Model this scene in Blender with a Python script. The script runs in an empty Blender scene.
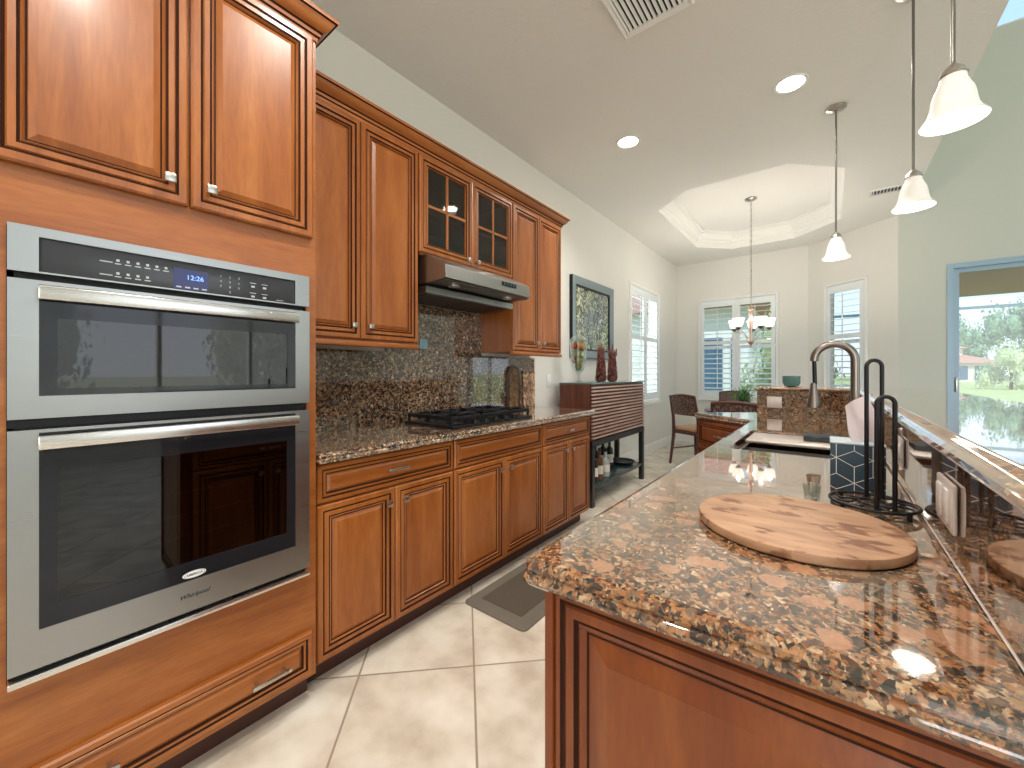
import bpy, bmesh, math, random
from mathutils import Vector, Matrix
PI = math.pi
R = math.radians
random.seed(7)
sc = bpy.context.scene
COL = sc.collection

# ------------------------------------------------------------------ camera
cd = bpy.data.cameras.new('camera'); cam = bpy.data.objects.new('camera', cd); COL.objects.link(cam)
cam.location = (0, 0, 1.22); cam.rotation_euler = (R(90), 0, R(38.3))
cd.sensor_width = 36; cd.lens = 400/1024*36; cd.shift_y = -12/1024; cd.clip_start = .02; cd.clip_end = 600
sc.camera = cam
# ------------------------------------------------------------------ colour
sc.view_settings.view_transform = 'Standard'; sc.view_settings.look = 'None'
sc.view_settings.gamma = 1; sc.view_settings.use_curve_mapping = False
sc.view_settings.exposure = 0.5
# ------------------------------------------------------------------ world
w = bpy.data.worlds.new('world'); sc.world = w; w.use_nodes = True
nt = w.node_tree; nt.nodes.clear()
wo = nt.nodes.new('ShaderNodeOutputWorld'); bg = nt.nodes.new('ShaderNodeBackground')
tc = nt.nodes.new('ShaderNodeTexCoord'); sx = nt.nodes.new('ShaderNodeSeparateXYZ'); cr = nt.nodes.new('ShaderNodeValToRGB')
nt.links.new(tc.outputs['Generated'], sx.inputs[0]); nt.links.new(sx.outputs[2], cr.inputs[0])
cr.color_ramp.elements[0].position = 0; cr.color_ramp.elements[0].color = (.82, .9, 1, 1)
cr.color_ramp.elements[1].position = .6; cr.color_ramp.elements[1].color = (.42, .66, 1, 1)
nt.links.new(cr.outputs[0], bg.inputs[0]); bg.inputs[1].default_value = 1.1
nt.links.new(bg.outputs[0], wo.inputs[0])

def light(name, kind, loc, energy, color=(1, 1, 1), rot=(0, 0, 0), size=None, sy=None, radius=None, spot=None, blend=.6):
    l = bpy.data.lights.new(name, kind); l.energy = energy; l.color = color
    if kind == 'AREA':
        l.shape = 'RECTANGLE'; l.size = size; l.size_y = sy or size
    if kind == 'SPOT':
        l.spot_size = R(spot or 120); l.spot_blend = blend; l.shadow_soft_size = radius or .06
    if kind == 'POINT': l.shadow_soft_size = radius or .04
    if kind == 'SUN': l.angle = R(1.5)
    o = bpy.data.objects.new(name, l); COL.objects.link(o); o.location = loc; o.rotation_euler = rot
    return o
WARM = (1, .91, .80)
COOL = (.95, .98, 1)
light('sun', 'SUN', (0, -10, 20), 2.6, (1, .95, .88), (R(42), 0, R(25)))
# area lamps added as daylight fill at the unseen right and rear windows
light('fill_right_window', 'AREA', (6.55, 1.6, 2.3), 60, COOL, (0, R(90), 0), 3.6, 5.6)
light('fill_rear_window', 'AREA', (2.92, -4.1, 1.8), 122, (1, .98, .94), (R(90), 0, 0), 4.0, 3.1)
light('daylight_nook_window_left', 'AREA', (-2.45, 5.84, 1.62), 16, COOL, (0, R(-90), 0), 1.5, 1.1)

# ------------------------------------------------------------------ mesh helpers
class MB:
    def __init__(s): s.v = []; s.f = []; s.m = []
    def add(s, vs, fs, mi=0):
        n = len(s.v); s.v += [tuple(p) for p in vs]
        for f in fs: s.f.append(tuple(i+n for i in f)); s.m.append(mi)
        return s
    def box(s, x0, x1, y0, y1, z0, z1, mi=0, M=None):
        vs = [Vector((x, y, z)) for z in (z0, z1) for y in (y0, y1) for x in (x0, x1)]
        if M is not None: vs = [M @ p for p in vs]
        return s.add(vs, [(0,2,3,1), (4,5,7,6), (0,1,5,4), (2,6,7,3), (0,4,6,2), (1,3,7,5)], mi)
    def rbox(s, x0, x1, y0, y1, z0, z1, b=.004, mi=0, M=None, seg=2):
        bm = bmesh.new(); bmesh.ops.create_cube(bm, size=1)
        for v in bm.verts:
            v.co = Vector(((x0+x1)/2+v.co.x*(x1-x0), (y0+y1)/2+v.co.y*(y1-y0), (z0+z1)/2+v.co.z*(z1-z0)))
        b = min(b, .49*min(x1-x0, y1-y0, z1-z0))
        bmesh.ops.bevel(bm, geom=bm.edges[:], offset=b, segments=seg, profile=.5, affect='EDGES')
        s.bm(bm, mi, M); return s
    def bm(s, bm, mi=0, M=None):
        bm.verts.index_update()
        vs = [(M @ v.co if M is not None else v.co.copy()) for v in bm.verts]
        fs = [[v.index for v in f.verts] for f in bm.faces]; bm.free()
        return s.add(vs, fs, mi)
    def lathe(s, prof, c=(0,0,0), n=24, mi=0, M=None, closed=False, a0=0, a1=2*PI):
        full = abs(a1-a0-2*PI) < 1e-6
        k = n if full else n+1
        vs = []
        for r, z in prof:
            for i in range(k):
                a = a0+(a1-a0)*i/n
                p = Vector((r*math.cos(a), r*math.sin(a), z))
                if M is not None: p = M @ p
                vs.append(p+Vector(c))
        fs = []
        L = len(prof)
        for j in range(L if closed else L-1):
            j2 = (j+1) % L
            for i in range(n):
                i2 = (i+1) % k
                fs.append((j*k+i, j*k+i2, j2*k+i2, j2*k+i))
        if not closed:
            if prof[0][0] > 1e-5 and full: fs.append(tuple(range(k-1, -1, -1)))
            if prof[-1][0] > 1e-5 and full: fs.append(tuple((L-1)*k+i for i in range(k)))
        return s.add(vs, fs, mi)
    def cyl(s, p0, p1, r0, r1=None, n=16, mi=0):
        p0 = Vector(p0); p1 = Vector(p1); r1 = r0 if r1 is None else r1
        d = p1-p0; q = d.to_track_quat('Z', 'Y').to_matrix().to_4x4()
        return s.lathe([(r0, 0), (r1, d.length)], p0, n, mi, q)
    def tube(s, pts, r, n=8, mi=0, closed=False):
        pts = [Vector(p) for p in pts]; L = len(pts)
        rr = r if isinstance(r, (list, tuple)) else [r]*L
        vs = []; up = None
        for i, p in enumerate(pts):
            if closed: d = pts[(i+1) % L]-pts[i-1]
            else: d = pts[min(i+1, L-1)]-pts[max(i-1, 0)]
            d.normalize()
            if up is None:
                up = Vector((0, 0, 1)) if abs(d.z) < .9 else Vector((1, 0, 0))
            x = up-d*up.dot(d); x.normalize(); y = d.cross(x); up = x
            for k in range(n):
                a = 2*PI*k/n
                vs.append(p+(x*math.cos(a)+y*math.sin(a))*rr[i])
        fs = []
        for i in range(L if closed else L-1):
            i2 = (i+1) % L
            for k in range(n):
                k2 = (k+1) % n
                fs.append((i*n+k, i*n+k2, i2*n+k2, i2*n+k))
        if not closed:
            fs.append(tuple(range(n-1, -1, -1))); fs.append(tuple((L-1)*n+k for k in range(n)))
        return s.add(vs, fs, mi)
    def prism(s, poly, z0, z1, mi=0, M=None):
        n = len(poly)
        vs = [Vector((x, y, z0)) for x, y in poly]+[Vector((x, y, z1)) for x, y in poly]
        if M is not None: vs = [M @ p for p in vs]
        fs = [tuple(range(n-1, -1, -1)), tuple(range(n, 2*n))]+[(i, (i+1) % n, n+(i+1) % n, n+i) for i in range(n)]
        return s.add(vs, fs, mi)
    def build(s, name, mat, parent=None, smooth=True, ang=35):
        me = bpy.data.meshes.new(name)
        off = Vector((0, 0, 0)); p = parent
        while p is not None: off += p.location; p = p.parent
        me.from_pydata([Vector(v)-off for v in s.v], [], s.f)
        mats = mat if isinstance(mat, (list, tuple)) else [mat]
        for m in mats: me.materials.append(m)
        if len(mats) > 1:
            for p_, mi in zip(me.polygons, s.m): p_.material_index = mi
        me.validate()
        bm = bmesh.new(); bm.from_mesh(me); bmesh.ops.recalc_face_normals(bm, faces=bm.faces[:]); bm.to_mesh(me); bm.free()
        if smooth:
            for p_ in me.polygons: p_.use_smooth = True
            me.set_sharp_from_angle(angle=R(ang))
        o = bpy.data.objects.new(name, me); COL.objects.link(o)
        if parent is not None: o.parent = parent
        return o

def thing(name, label, cat, loc=(0,0,0), group=None):
    o = bpy.data.objects.new(name, None); COL.objects.link(o); o.location = loc; o.empty_display_size = .05
    o['label'] = label; o['category'] = cat
    if group: o['group'] = group
    return o
def tag(o, label, cat, group=None, kind=None):
    o['label'] = label; o['category'] = cat
    if group: o['group'] = group
    if kind: o['kind'] = kind
    return o
def struct(o): o['kind'] = 'structure'; return o
def dup(root, loc, rotz=0, label=None):
    def cp(o, par):
        c = o.copy(); COL.objects.link(c); c.parent = par
        for ch in list(o.children): cp(ch, c)
        return c
    r = cp(root, None); r.location = loc; r.rotation_euler = (0, 0, rotz)
    if label: r['label'] = label
    return r
def origin_to_base(o):
    """move a single-mesh thing's origin to the middle of its base"""
    me = o.data; xs = [v.co for v in me.vertices]
    c = Vector(((min(p.x for p in xs)+max(p.x for p in xs))/2, (min(p.y for p in xs)+max(p.y for p in xs))/2, min(p.z for p in xs)))
    me.transform(Matrix.Translation(-c)); o.location = o.location+c
    return o

def inset(poly, d):
    """offset a CCW polygon inwards by d (miter)"""
    n = len(poly); out = []
    for i in range(n):
        p0 = Vector(poly[i-1]); p1 = Vector(poly[i]); p2 = Vector(poly[(i+1) % n])
        a = (p1-p0).normalized(); b = (p2-p1).normalized()
        na = Vector((-a.y, a.x)); nb = Vector((-b.y, b.x)); m = na+nb
        m = m/max(m.dot(na), .2)
        out.append((p1.x+m.x*d, p1.y+m.y*d))
    return out
def fillet(poly, idx, r, n=5):
    out = []
    for i, p in enumerate(poly):
        if i not in idx: out.append(p); continue
        p0 = Vector(poly[i-1]); p1 = Vector(p); p2 = Vector(poly[(i+1) % len(poly)])
        a = (p0-p1).normalized(); b = (p2-p1).normalized()
        A = p1+a*r; B = p1+b*r
        for k in range(n+1):
            t = k/n; q = A*(1-t)**2+p1*2*t*(1-t)+B*t*t; out.append((q.x, q.y))
    return out
def slab(poly, prof, holes=()):
    """stone slab: poly CCW outermost outline, prof = [(inset, z)...] from underside to top; optional rect holes in the top"""
    mb = MB(); n = len(poly); rings = []
    for d, z in prof: rings.append([(x, y, z) for x, y in inset(poly, d)])
    vs = [p for r_ in rings for p in r_]; fs = []
    for j in range(len(rings)-1):
        for i in range(n):
            i2 = (i+1) % n; fs.append((j*n+i, j*n+i2, (j+1)*n+i2, (j+1)*n+i))
    mb.add(vs, fs)
    for ring, z, top in ((rings[0], prof[0][1], 0), (rings[-1], prof[-1][1], 1)):
        bm = bmesh.new(); es = []
        loops = [[(p[0], p[1]) for p in ring]]+[list(h) for h in holes]
        for lp in loops:
            vv = [bm.verts.new((x, y, z)) for x, y in lp]
            for i in range(len(vv)): es.append(bm.edges.new((vv[i], vv[(i+1) % len(vv)])))
        bmesh.ops.triangle_fill(bm, edges=es, use_beauty=True, use_dissolve=False)
        mb.bm(bm)
    for h in holes:
        k = len(h); z0 = prof[0][1]; z1 = prof[-1][1]
        mb.add([(x, y, z0) for x, y in h]+[(x, y, z1) for x, y in h], [(i, (i+1) % k, k+(i+1) % k, k+i) for i in range(k)])
    return mb
def rrect(x0, x1, y0, y1, r, n=4):
    out = []
    for cx, cy, a in ((x1-r, y1-r, 0), (x0+r, y1-r, 90), (x0+r, y0+r, 180), (x1-r, y0+r, 270)):
        for k in range(n+1):
            t = R(a+90*k/n); out.append((cx+r*math.cos(t), cy+r*math.sin(t)))
    return out

def frame_M(origin, u, v):
    """matrix mapping local (x=u dir, y=v dir, z=outward normal)"""
    u = Vector(u).normalized(); v = Vector(v).normalized(); n = u.cross(v)
    M = Matrix((u, v, n)).transposed().to_4x4(); M.translation = Vector(origin)
    return M
def rings(mb, w, h, prof, M, cap=True, back=0.0):
    """concentric mitred rectangular profile; prof = [(inset, height, mi)...]; mi is the material of the strip leading TO that ring"""
    prev = None
    for d, z, mi in prof:
        cur = [Vector((d, d, z)), Vector((w-d, d, z)), Vector((w-d, h-d, z)), Vector((d, h-d, z))]
        cur = [M @ p for p in cur]
        if prev is not None:
            mb.add(prev+cur, [(i, (i+1) % 4, 4+(i+1) % 4, 4+i) for i in range(4)], mi)
        prev = cur
    if cap: mb.add(prev, [(0, 1, 2, 3)], 0)

# ------------------------------------------------------------------ materials
def newmat(name):
    m = bpy.data.materials.new(name); m.use_nodes = True
    nt = m.node_tree; b = nt.nodes['Principled BSDF']
    return m, nt, b
def pbr(name, col, rough=.5, metal=0, spec=.5, coat=0, bump=0, bscale=40, emit=None, es=0, trans=0):
    m, nt, b = newmat(name)
    b.inputs['Base Color'].default_value = (*col, 1); b.inputs['Roughness'].default_value = rough
    b.inputs['Metallic'].default_value = metal; b.inputs['Specular IOR Level'].default_value = spec
    b.inputs['Coat Weight'].default_value = coat; b.inputs['Transmission Weight'].default_value = trans
    if emit: b.inputs['Emission Color'].default_value = (*emit, 1); b.inputs['Emission Strength'].default_value = es
    n = nt.nodes.new('ShaderNodeTexNoise'); tcn = nt.nodes.new('ShaderNodeTexCoord')
    nt.links.new(tcn.outputs['Object'], n.inputs['Vector']); n.inputs['Scale'].default_value = bscale
    if bump:
        bp = nt.nodes.new('ShaderNodeBump'); bp.inputs['Strength'].default_value = bump; bp.inputs['Distance'].default_value = .01
        nt.links.new(n.outputs[0], bp.inputs['Height']); nt.links.new(bp.outputs[0], b.inputs['Normal'])
    else:   # faint surface variation in gloss
        mr = nt.nodes.new('ShaderNodeMapRange'); nt.links.new(n.outputs[0], mr.inputs[0])
        mr.inputs[3].default_value = max(0, rough-.03); mr.inputs[4].default_value = min(1, rough+.03)
        nt.links.new(mr.outputs[0], b.inputs['Roughness'])
    return m
def ramp(nt, stops, interp='LINEAR'):
    r = nt.nodes.new('ShaderNodeValToRGB'); r.color_ramp.interpolation = interp
    while len(r.color_ramp.elements) > 1: r.color_ramp.elements.remove(r.color_ramp.elements[-1])
    r.color_ramp.elements[0].position = stops[0][0]; r.color_ramp.elements[0].color = (*stops[0][1], 1)
    for p, c in stops[1:]:
        e = r.color_ramp.elements.new(p); e.color = (*c, 1)
    return r
def coords(nt, scale=(1,1,1), rot=(0,0,0), kind='Object'):
    t = nt.nodes.new('ShaderNodeTexCoord'); mp = nt.nodes.new('ShaderNodeMapping')
    mp.inputs['Scale'].default_value = scale; mp.inputs['Rotation'].default_value = rot
    nt.links.new(t.outputs[kind], mp.inputs['Vector']); return mp
def mix(nt, f, a, b, mode='MIX'):
    m = nt.nodes.new('ShaderNodeMix'); m.data_type = 'RGBA'; m.blend_type = mode
    for k, x in ((0, f), (6, a), (7, b)):
        if isinstance(x, (float, int)): m.inputs[k].default_value = x
        elif isinstance(x, tuple): m.inputs[k].default_value = (*x, 1)
        else: nt.links.new(x, m.inputs[k])
    return m.outputs[2]

def wood(name, c1, c2, c3, scale=(9, 9, 1.1), rough=.34, coat=.15):
    m, nt, b = newmat(name); mp = coords(nt, scale)
    n1 = nt.nodes.new('ShaderNodeTexNoise'); n1.inputs['Scale'].default_value = 1.6; n1.inputs['Detail'].default_value = 6; n1.inputs['Distortion'].default_value = .8
    nt.links.new(mp.outputs[0], n1.inputs['Vector'])
    r = ramp(nt, [(.3, c1), (.52, c2), (.75, c3)]); nt.links.new(n1.outputs[0], r.inputs[0])
    mp2 = coords(nt, tuple(6*s for s in scale)); n2 = nt.nodes.new('ShaderNodeTexNoise'); n2.inputs['Scale'].default_value = 2.5; n2.inputs['Detail'].default_value = 4
    nt.links.new(mp2.outputs[0], n2.inputs['Vector'])
    r2 = ramp(nt, [(.35, (.78, .74, .70)), (.62, (1, 1, 1))]); nt.links.new(n2.outputs[0], r2.inputs[0])
    nt.links.new(mix(nt, .6, r.outputs[0], r2.outputs[0], 'MULTIPLY'), b.inputs['Base Color'])
    b.inputs['Roughness'].default_value = rough; b.inputs['Coat Weight'].default_value = coat; b.inputs['Coat Roughness'].default_value = .15
    return m
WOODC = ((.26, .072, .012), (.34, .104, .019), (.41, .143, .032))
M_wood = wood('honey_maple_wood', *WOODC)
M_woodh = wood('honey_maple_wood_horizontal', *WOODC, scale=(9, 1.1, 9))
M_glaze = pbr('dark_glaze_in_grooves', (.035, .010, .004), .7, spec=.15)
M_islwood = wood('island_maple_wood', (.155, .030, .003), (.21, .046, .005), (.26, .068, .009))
M_inside = pbr('cabinet_interior', (.20, .12, .07), .6)
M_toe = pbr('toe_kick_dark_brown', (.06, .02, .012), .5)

def granite(name, scale, stops, big=1.0, rough=.06, flow=0.0, cool=None):
    m, nt, b = newmat(name); mp = coords(nt, (1, 1, 1))
    nz = nt.nodes.new('ShaderNodeTexNoise'); nz.inputs['Scale'].default_value = scale*.35; nz.inputs['Detail'].default_value = 3
    nt.links.new(mp.outputs[0], nz.inputs['Vector'])
    add = mix(nt, .004*flow+.003, mp.outputs[0], nz.outputs['Color'], 'LINEAR_LIGHT')
    nz2 = nt.nodes.new('ShaderNodeTexNoise'); nz2.inputs['Scale'].default_value = scale*2.2; nz2.inputs['Detail'].default_value = 4
    nt.links.new(mp.outputs[0], nz2.inputs['Vector']); add = mix(nt, .28/scale, add, nz2.outputs['Color'], 'LINEAR_LIGHT')
    v = nt.nodes.new('ShaderNodeTexVoronoi'); v.inputs['Scale'].default_value = scale; nt.links.new(add, v.inputs['Vector'])
    sp = nt.nodes.new('ShaderNodeSeparateColor'); nt.links.new(v.outputs['Color'], sp.inputs[0])
    r = ramp(nt, stops, 'LINEAR'); nt.links.new(sp.outputs[0], r.inputs[0])
    # finer crystals, mixed in
    v2 = nt.nodes.new('ShaderNodeTexVoronoi'); v2.inputs['Scale'].default_value = scale*2.7; nt.links.new(add, v2.inputs['Vector'])
    sp2 = nt.nodes.new('ShaderNodeSeparateColor'); nt.links.new(v2.outputs['Color'], sp2.inputs[0])
    r2 = ramp(nt, stops, 'LINEAR'); nt.links.new(sp2.outputs[1], r2.inputs[0])
    n3 = nt.nodes.new('ShaderNodeTexNoise'); n3.inputs['Scale'].default_value = scale*.9; n3.inputs['Detail'].default_value = 5; nt.links.new(mp.outputs[0], n3.inputs['Vector'])
    r3 = ramp(nt, [(.42, (0, 0, 0)), (.56, (1, 1, 1))]); nt.links.new(n3.outputs[0], r3.inputs[0])
    c = mix(nt, r3.outputs[0], r.outputs[0], r2.outputs[0])
    # black mica veins
    n4 = nt.nodes.new('ShaderNodeTexNoise'); n4.inputs['Scale'].default_value = scale*1.5; n4.inputs['Detail'].default_value = 8; n4.inputs['Roughness'].default_value = .7
    mp4 = coords(nt, (1, 1, 1)); mp4.inputs['Location'].default_value = (3.1, 7.7, 1.3); nt.links.new(mp4.outputs[0], n4.inputs['Vector'])
    r4 = ramp(nt, [(.36, (.02, .018, .018)), (.46, (1, 1, 1))]); nt.links.new(n4.outputs[0], r4.inputs[0])
    c = mix(nt, .9, c, r4.outputs[0], 'MULTIPLY')
    if cool:   # scattered large pink-tan crystals
        v5 = nt.nodes.new('ShaderNodeTexVoronoi'); v5.inputs['Scale'].default_value = scale*.24; nt.links.new(add, v5.inputs['Vector'])
        s5 = nt.nodes.new('ShaderNodeSeparateColor'); nt.links.new(v5.outputs['Color'], s5.inputs[0])
        a5 = ramp(nt, [(.66, (0, 0, 0)), (.68, (1, 1, 1))]); nt.links.new(s5.outputs[2], a5.inputs[0])
        b5 = ramp(nt, [(.34, (1, 1, 1)), (.42, (0, 0, 0))]); nt.links.new(v5.outputs['Distance'], b5.inputs[0])
        m5 = mix(nt, 1.0, a5.outputs[0], b5.outputs[0], 'MULTIPLY'); rgb = nt.nodes.new('ShaderNodeRGBToBW'); nt.links.new(m5, rgb.inputs[0])
        m6 = nt.nodes.new('ShaderNodeMath'); m6.operation = 'MULTIPLY'; m6.inputs[1].default_value = .8; nt.links.new(rgb.outputs[0], m6.inputs[0])
        c = mix(nt, m6.outputs[0], c, (.40, .19, .10))
    if cool:   # broad grey-green clouds in the stone
        n5 = nt.nodes.new('ShaderNodeTexNoise'); n5.inputs['Scale'].default_value = 4; n5.inputs['Detail'].default_value = 6; nt.links.new(mp.outputs[0], n5.inputs['Vector'])
        r5 = ramp(nt, [(.45, (0, 0, 0)), (.62, (.7, .7, .7))]); nt.links.new(n5.outputs[0], r5.inputs[0])
        c = mix(nt, r5.outputs[0], c, mix(nt, .55, c, cool))
    nt.links.new(c, b.inputs['Base Color']); b.inputs['Roughness'].default_value = rough
    b.inputs['Specular IOR Level'].default_value = .9
    b.inputs['Coat Weight'].default_value = 1; b.inputs['Coat Roughness'].default_value = .02
    return m
G_dark = [(0, (.008, .007, .007)), (.34, (.02, .014, .012)), (.46, (.13, .065, .032)), (.62, (.28, .15, .075)), (.78, (.44, .27, .15)), (.86, (.07, .065, .06)), (1, (.60, .48, .34))]
G_isl = [(0, (.010, .008, .008)), (.24, (.022, .013, .010)), (.34, (.12, .040, .014)), (.50, (.28, .105, .038)), (.68, (.36, .18, .075)), (.80, (.07, .055, .042)), (.88, (.32, .19, .10)), (1, (.50, .35, .21))]
M_gr_splash = granite('brown_speckled_granite_splash', 62, G_dark, rough=.05)
M_gr_left = granite('brown_speckled_granite_counter', 70, [(p, tuple(min(1, x*1.3) for x in c)) for p, c in G_dark], rough=.07)
M_gr_isl = granite('tan_and_black_granite_island', 82, G_isl, rough=.05, flow=.5, cool=(.20, .205, .17))

# paint
M_wall = pbr('wall_paint_sage_white', (.765, .75, .70), .85, bump=.05, bscale=180)
M_wallg = pbr('wall_paint_grey_green', (.61, .63, .57), .85, bump=.05, bscale=180)
M_ceil = pbr('ceiling_knockdown_paint', (.80, .79, .755), .9, bump=.35, bscale=38)
M_tray = pbr('tray_ceiling_paint', (.90, .89, .86), .85, bump=.05, bscale=60)
M_white = pbr('white_gloss_trim', (.84, .84, .82), .4)
M_plate = pbr('almond_plastic', (.62, .55, .51), .35)
M_whitep = pbr('white_plastic', (.85, .85, .82), .35)
M_shut = pbr('white_shutter_paint', (.80, .83, .84), .45)
# metals
def steel(name, col=(.62, .62, .60), rough=.28, sc_=(2, 2, 90)):
    m, nt, b = newmat(name); mp = coords(nt, sc_)
    n = nt.nodes.new('ShaderNodeTexNoise'); n.inputs['Scale'].default_value = 2; n.inputs['Detail'].default_value = 3
    nt.links.new(mp.outputs[0], n.inputs['Vector'])
    mr = nt.nodes.new('ShaderNodeMapRange'); nt.links.new(n.outputs[0], mr.inputs[0]); mr.inputs[3].default_value = rough-.07; mr.inputs[4].default_value = rough+.1
    nt.links.new(mr.outputs[0], b.inputs['Roughness'])
    b.inputs['Base Color'].default_value = (*col, 1); b.inputs['Metallic'].default_value = 1
    return m
M_steel = steel('brushed_stainless_steel', (.37, .37, .36), .30)
M_steelh = steel('brushed_steel_handle', (.74, .70, .68), .25)
M_nickel = pbr('brushed_nickel', (.55, .52, .48), .28, 1)
M_fnickel = pbr('dark_nickel_faucet', (.23, .20, .175), .34, 1)
M_bronze = pbr('dark_rod_nickel', (.24, .23, .21), .3, 1)
M_black = pbr('black_enamel', (.008, .008, .009), .35, spec=.3)
M_iron = pbr('black_iron_wire', (.006, .006, .007), .45, spec=.35)
M_gap = pbr('black_gap', (.004, .004, .005), .6)
M_oglass = pbr('black_oven_glass', (.012, .013, .016), .05, spec=.4)
M_panel = pbr('control_panel_charcoal', (.035, .036, .042), .2)
M_mark = pbr('pale_grey_print', (.45, .45, .46), .5)
M_disp = pbr('display_dark_blue', (.005, .007, .05), .1, emit=(.01, .02, .30), es=.08)
M_digit = pbr('display_digits', (.1, .2, .8), .4, emit=(.18, .35, 1), es=1.6)
def thin_glass(name, tint=(.9, .95, .95), refl=1.0, rough=.01, dark=None, ior=1.45):
    m = bpy.data.materials.new(name); m.use_nodes = True; nt = m.node_tree; nt.nodes.clear()
    o = nt.nodes.new('ShaderNodeOutputMaterial'); t = nt.nodes.new('ShaderNodeBsdfTransparent'); g = nt.nodes.new('ShaderNodeBsdfGlossy')
    lw = nt.nodes.new('ShaderNodeLayerWeight'); lw.inputs[0].default_value = .5
    pw = nt.nodes.new('ShaderNodeMath'); pw.operation = 'POWER'; pw.inputs[1].default_value = 5; nt.links.new(lw.outputs['Facing'], pw.inputs[0])
    f0 = ((ior-1)/(ior+1))**2; f = nt.nodes.new('ShaderNodeMapRange'); f.inputs[3].default_value = f0*1.8; f.inputs[4].default_value = .95; nt.links.new(pw.outputs[0], f.inputs[0]); ms = nt.nodes.new('ShaderNodeMixShader')
    t.inputs[0].default_value = (*tint, 1); g.inputs['Roughness'].default_value = rough; g.inputs[0].default_value = (refl, refl, refl, 1)
    n = nt.nodes.new('ShaderNodeTexNoise'); n.inputs['Scale'].default_value = 2
    nt.links.new(f.outputs[0], ms.inputs[0]); nt.links.new(t.outputs[0], ms.inputs[1]); nt.links.new(g.outputs[0], ms.inputs[2]); nt.links.new(ms.outputs[0], o.inputs[0])
    return m
M_glass = thin_glass('clear_window_glass', refl=.5)
M_jar = thin_glass('clear_jar_glass', (.90, .95, .94), 1, .02, ior=1.9)
M_ovenwin = thin_glass('tinted_oven_window', (.20, .19, .17), .75, .02, ior=1.5)
M_cabglass = thin_glass('cabinet_door_glass', (.45, .45, .42), .8, .03, ior=1.5)
M_shade = pbr('frosted_glass_shade', (.66, .64, .61), .35, emit=(1, .88, .74), es=.24)
M_shadeup = pbr('frosted_chandelier_shade', (.95, .92, .85), .4, emit=(1, .90, .78), es=.8)
M_lamp = pbr('glowing_lamp', (1, 1, 1), .5, emit=(1, .86, .62), es=6)
M_gripblk = pbr('rubber_mat_brown', (.165, .14, .11), .8, bump=.6, bscale=260)
M_matin = pbr('rubber_mat_centre', (.11, .085, .06), .8, bump=.8, bscale=300)

# floor : cream 18 in tile laid on the diagonal
def floor_mat():
    m, nt, b = newmat('cream_travertine_tile_diagonal')
    t = nt.nodes.new('ShaderNodeTexCoord'); sp = nt.nodes.new('ShaderNodeSeparateXYZ'); nt.links.new(t.outputs['Object'], sp.inputs[0])
    def math_(op, a, b_=None, c=None):
        n = nt.nodes.new('ShaderNodeMath'); n.operation = op
        for i, x in enumerate((a, b_, c)):
            if x is None: continue
            if isinstance(x, (int, float)): n.inputs[i].default_value = x
            else: nt.links.new(x, n.inputs[i])
        return n.outputs[0]
    q = math_('MULTIPLY', math_('ADD', sp.outputs[0], sp.outputs[1]), .70711)
    p = math_('MULTIPLY', math_('SUBTRACT', sp.outputs[1], sp.outputs[0]), .70711)
    T = .46
    qs = math_('DIVIDE', math_('SUBTRACT', q, .037-T*20), T); ps = math_('DIVIDE', math_('SUBTRACT', p, 1.668-T*20), T)
    def edge(s):
        fr = math_('FRACT', s); return math_('MINIMUM', fr, math_('SUBTRACT', 1, fr))
    e = math_('MINIMUM', edge(qs), edge(ps))
    g = nt.nodes.new('ShaderNodeMapRange'); nt.links.new(e, g.inputs[0]); g.inputs[1].default_value = .006; g.inputs[2].default_value = .011
    cell = nt.nodes.new('ShaderNodeCombineXYZ'); nt.links.new(math_('FLOOR', qs), cell.inputs[0]); nt.links.new(math_('FLOOR', ps), cell.inputs[1])
    wn = nt.nodes.new('ShaderNodeTexWhiteNoise'); nt.links.new(cell.outputs[0], wn.inputs['Vector'])
    n = nt.nodes.new('ShaderNodeTexNoise'); n.inputs['Scale'].default_value = 5; n.inputs['Detail'].default_value = 7
    vm = nt.nodes.new('ShaderNodeVectorMath'); vm.operation = 'ADD'; nt.links.new(t.outputs['Object'], vm.inputs[0]); nt.links.new(wn.outputs['Color'], vm.inputs[1])
    nt.links.new(vm.outputs[0], n.inputs['Vector'])
    r = ramp(nt, [(.3, (.48, .40, .31)), (.5, (.66, .59, .49)), (.7, (.78, .73, .64))]); nt.links.new(n.outputs[0], r.inputs[0])
    col = mix(nt, g.outputs[0], (.33, .26, .19), r.outputs[0])
    nt.links.new(col, b.inputs['Base Color']); b.inputs['Roughness'].default_value = .32
    bp = nt.nodes.new('ShaderNodeBump'); bp.inputs['Strength'].default_value = .3; bp.inputs['Distance'].default_value = .004
    nt.links.new(g.outputs[0], bp.inputs['Height']); nt.links.new(bp.outputs[0], b.inputs['Normal'])
    return m
M_floor = floor_mat()
M_grass = pbr('lawn_grass', (.42, .44, .17), .9, bump=.6, bscale=30)
M_deck = pbr('pale_pool_deck', (.62, .55, .47), .8)
M_stucco = pbr('cream_stucco', (.75, .66, .55), .9, bump=.2, bscale=60)
M_stuccow = pbr('white_stucco', (.85, .85, .82), .9, bump=.2, bscale=60)
M_rooft = pbr('terracotta_roof_tile', (.48, .24, .17), .8, bump=.8, bscale=20)
M_bwin = pbr('house_window_blue_glass', (.05, .12, .20), .1)
M_alu = pbr('blue_grey_aluminium', (.30, .42, .52), .4, .2)
M_beam = pbr('screen_beam_bronze', (.10, .20, .24), .5)
M_soffit = pbr('tan_soffit_paint', (.82, .52, .40), .8)
M_bark = pbr('bark', (.16, .11, .08), .9)

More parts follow.
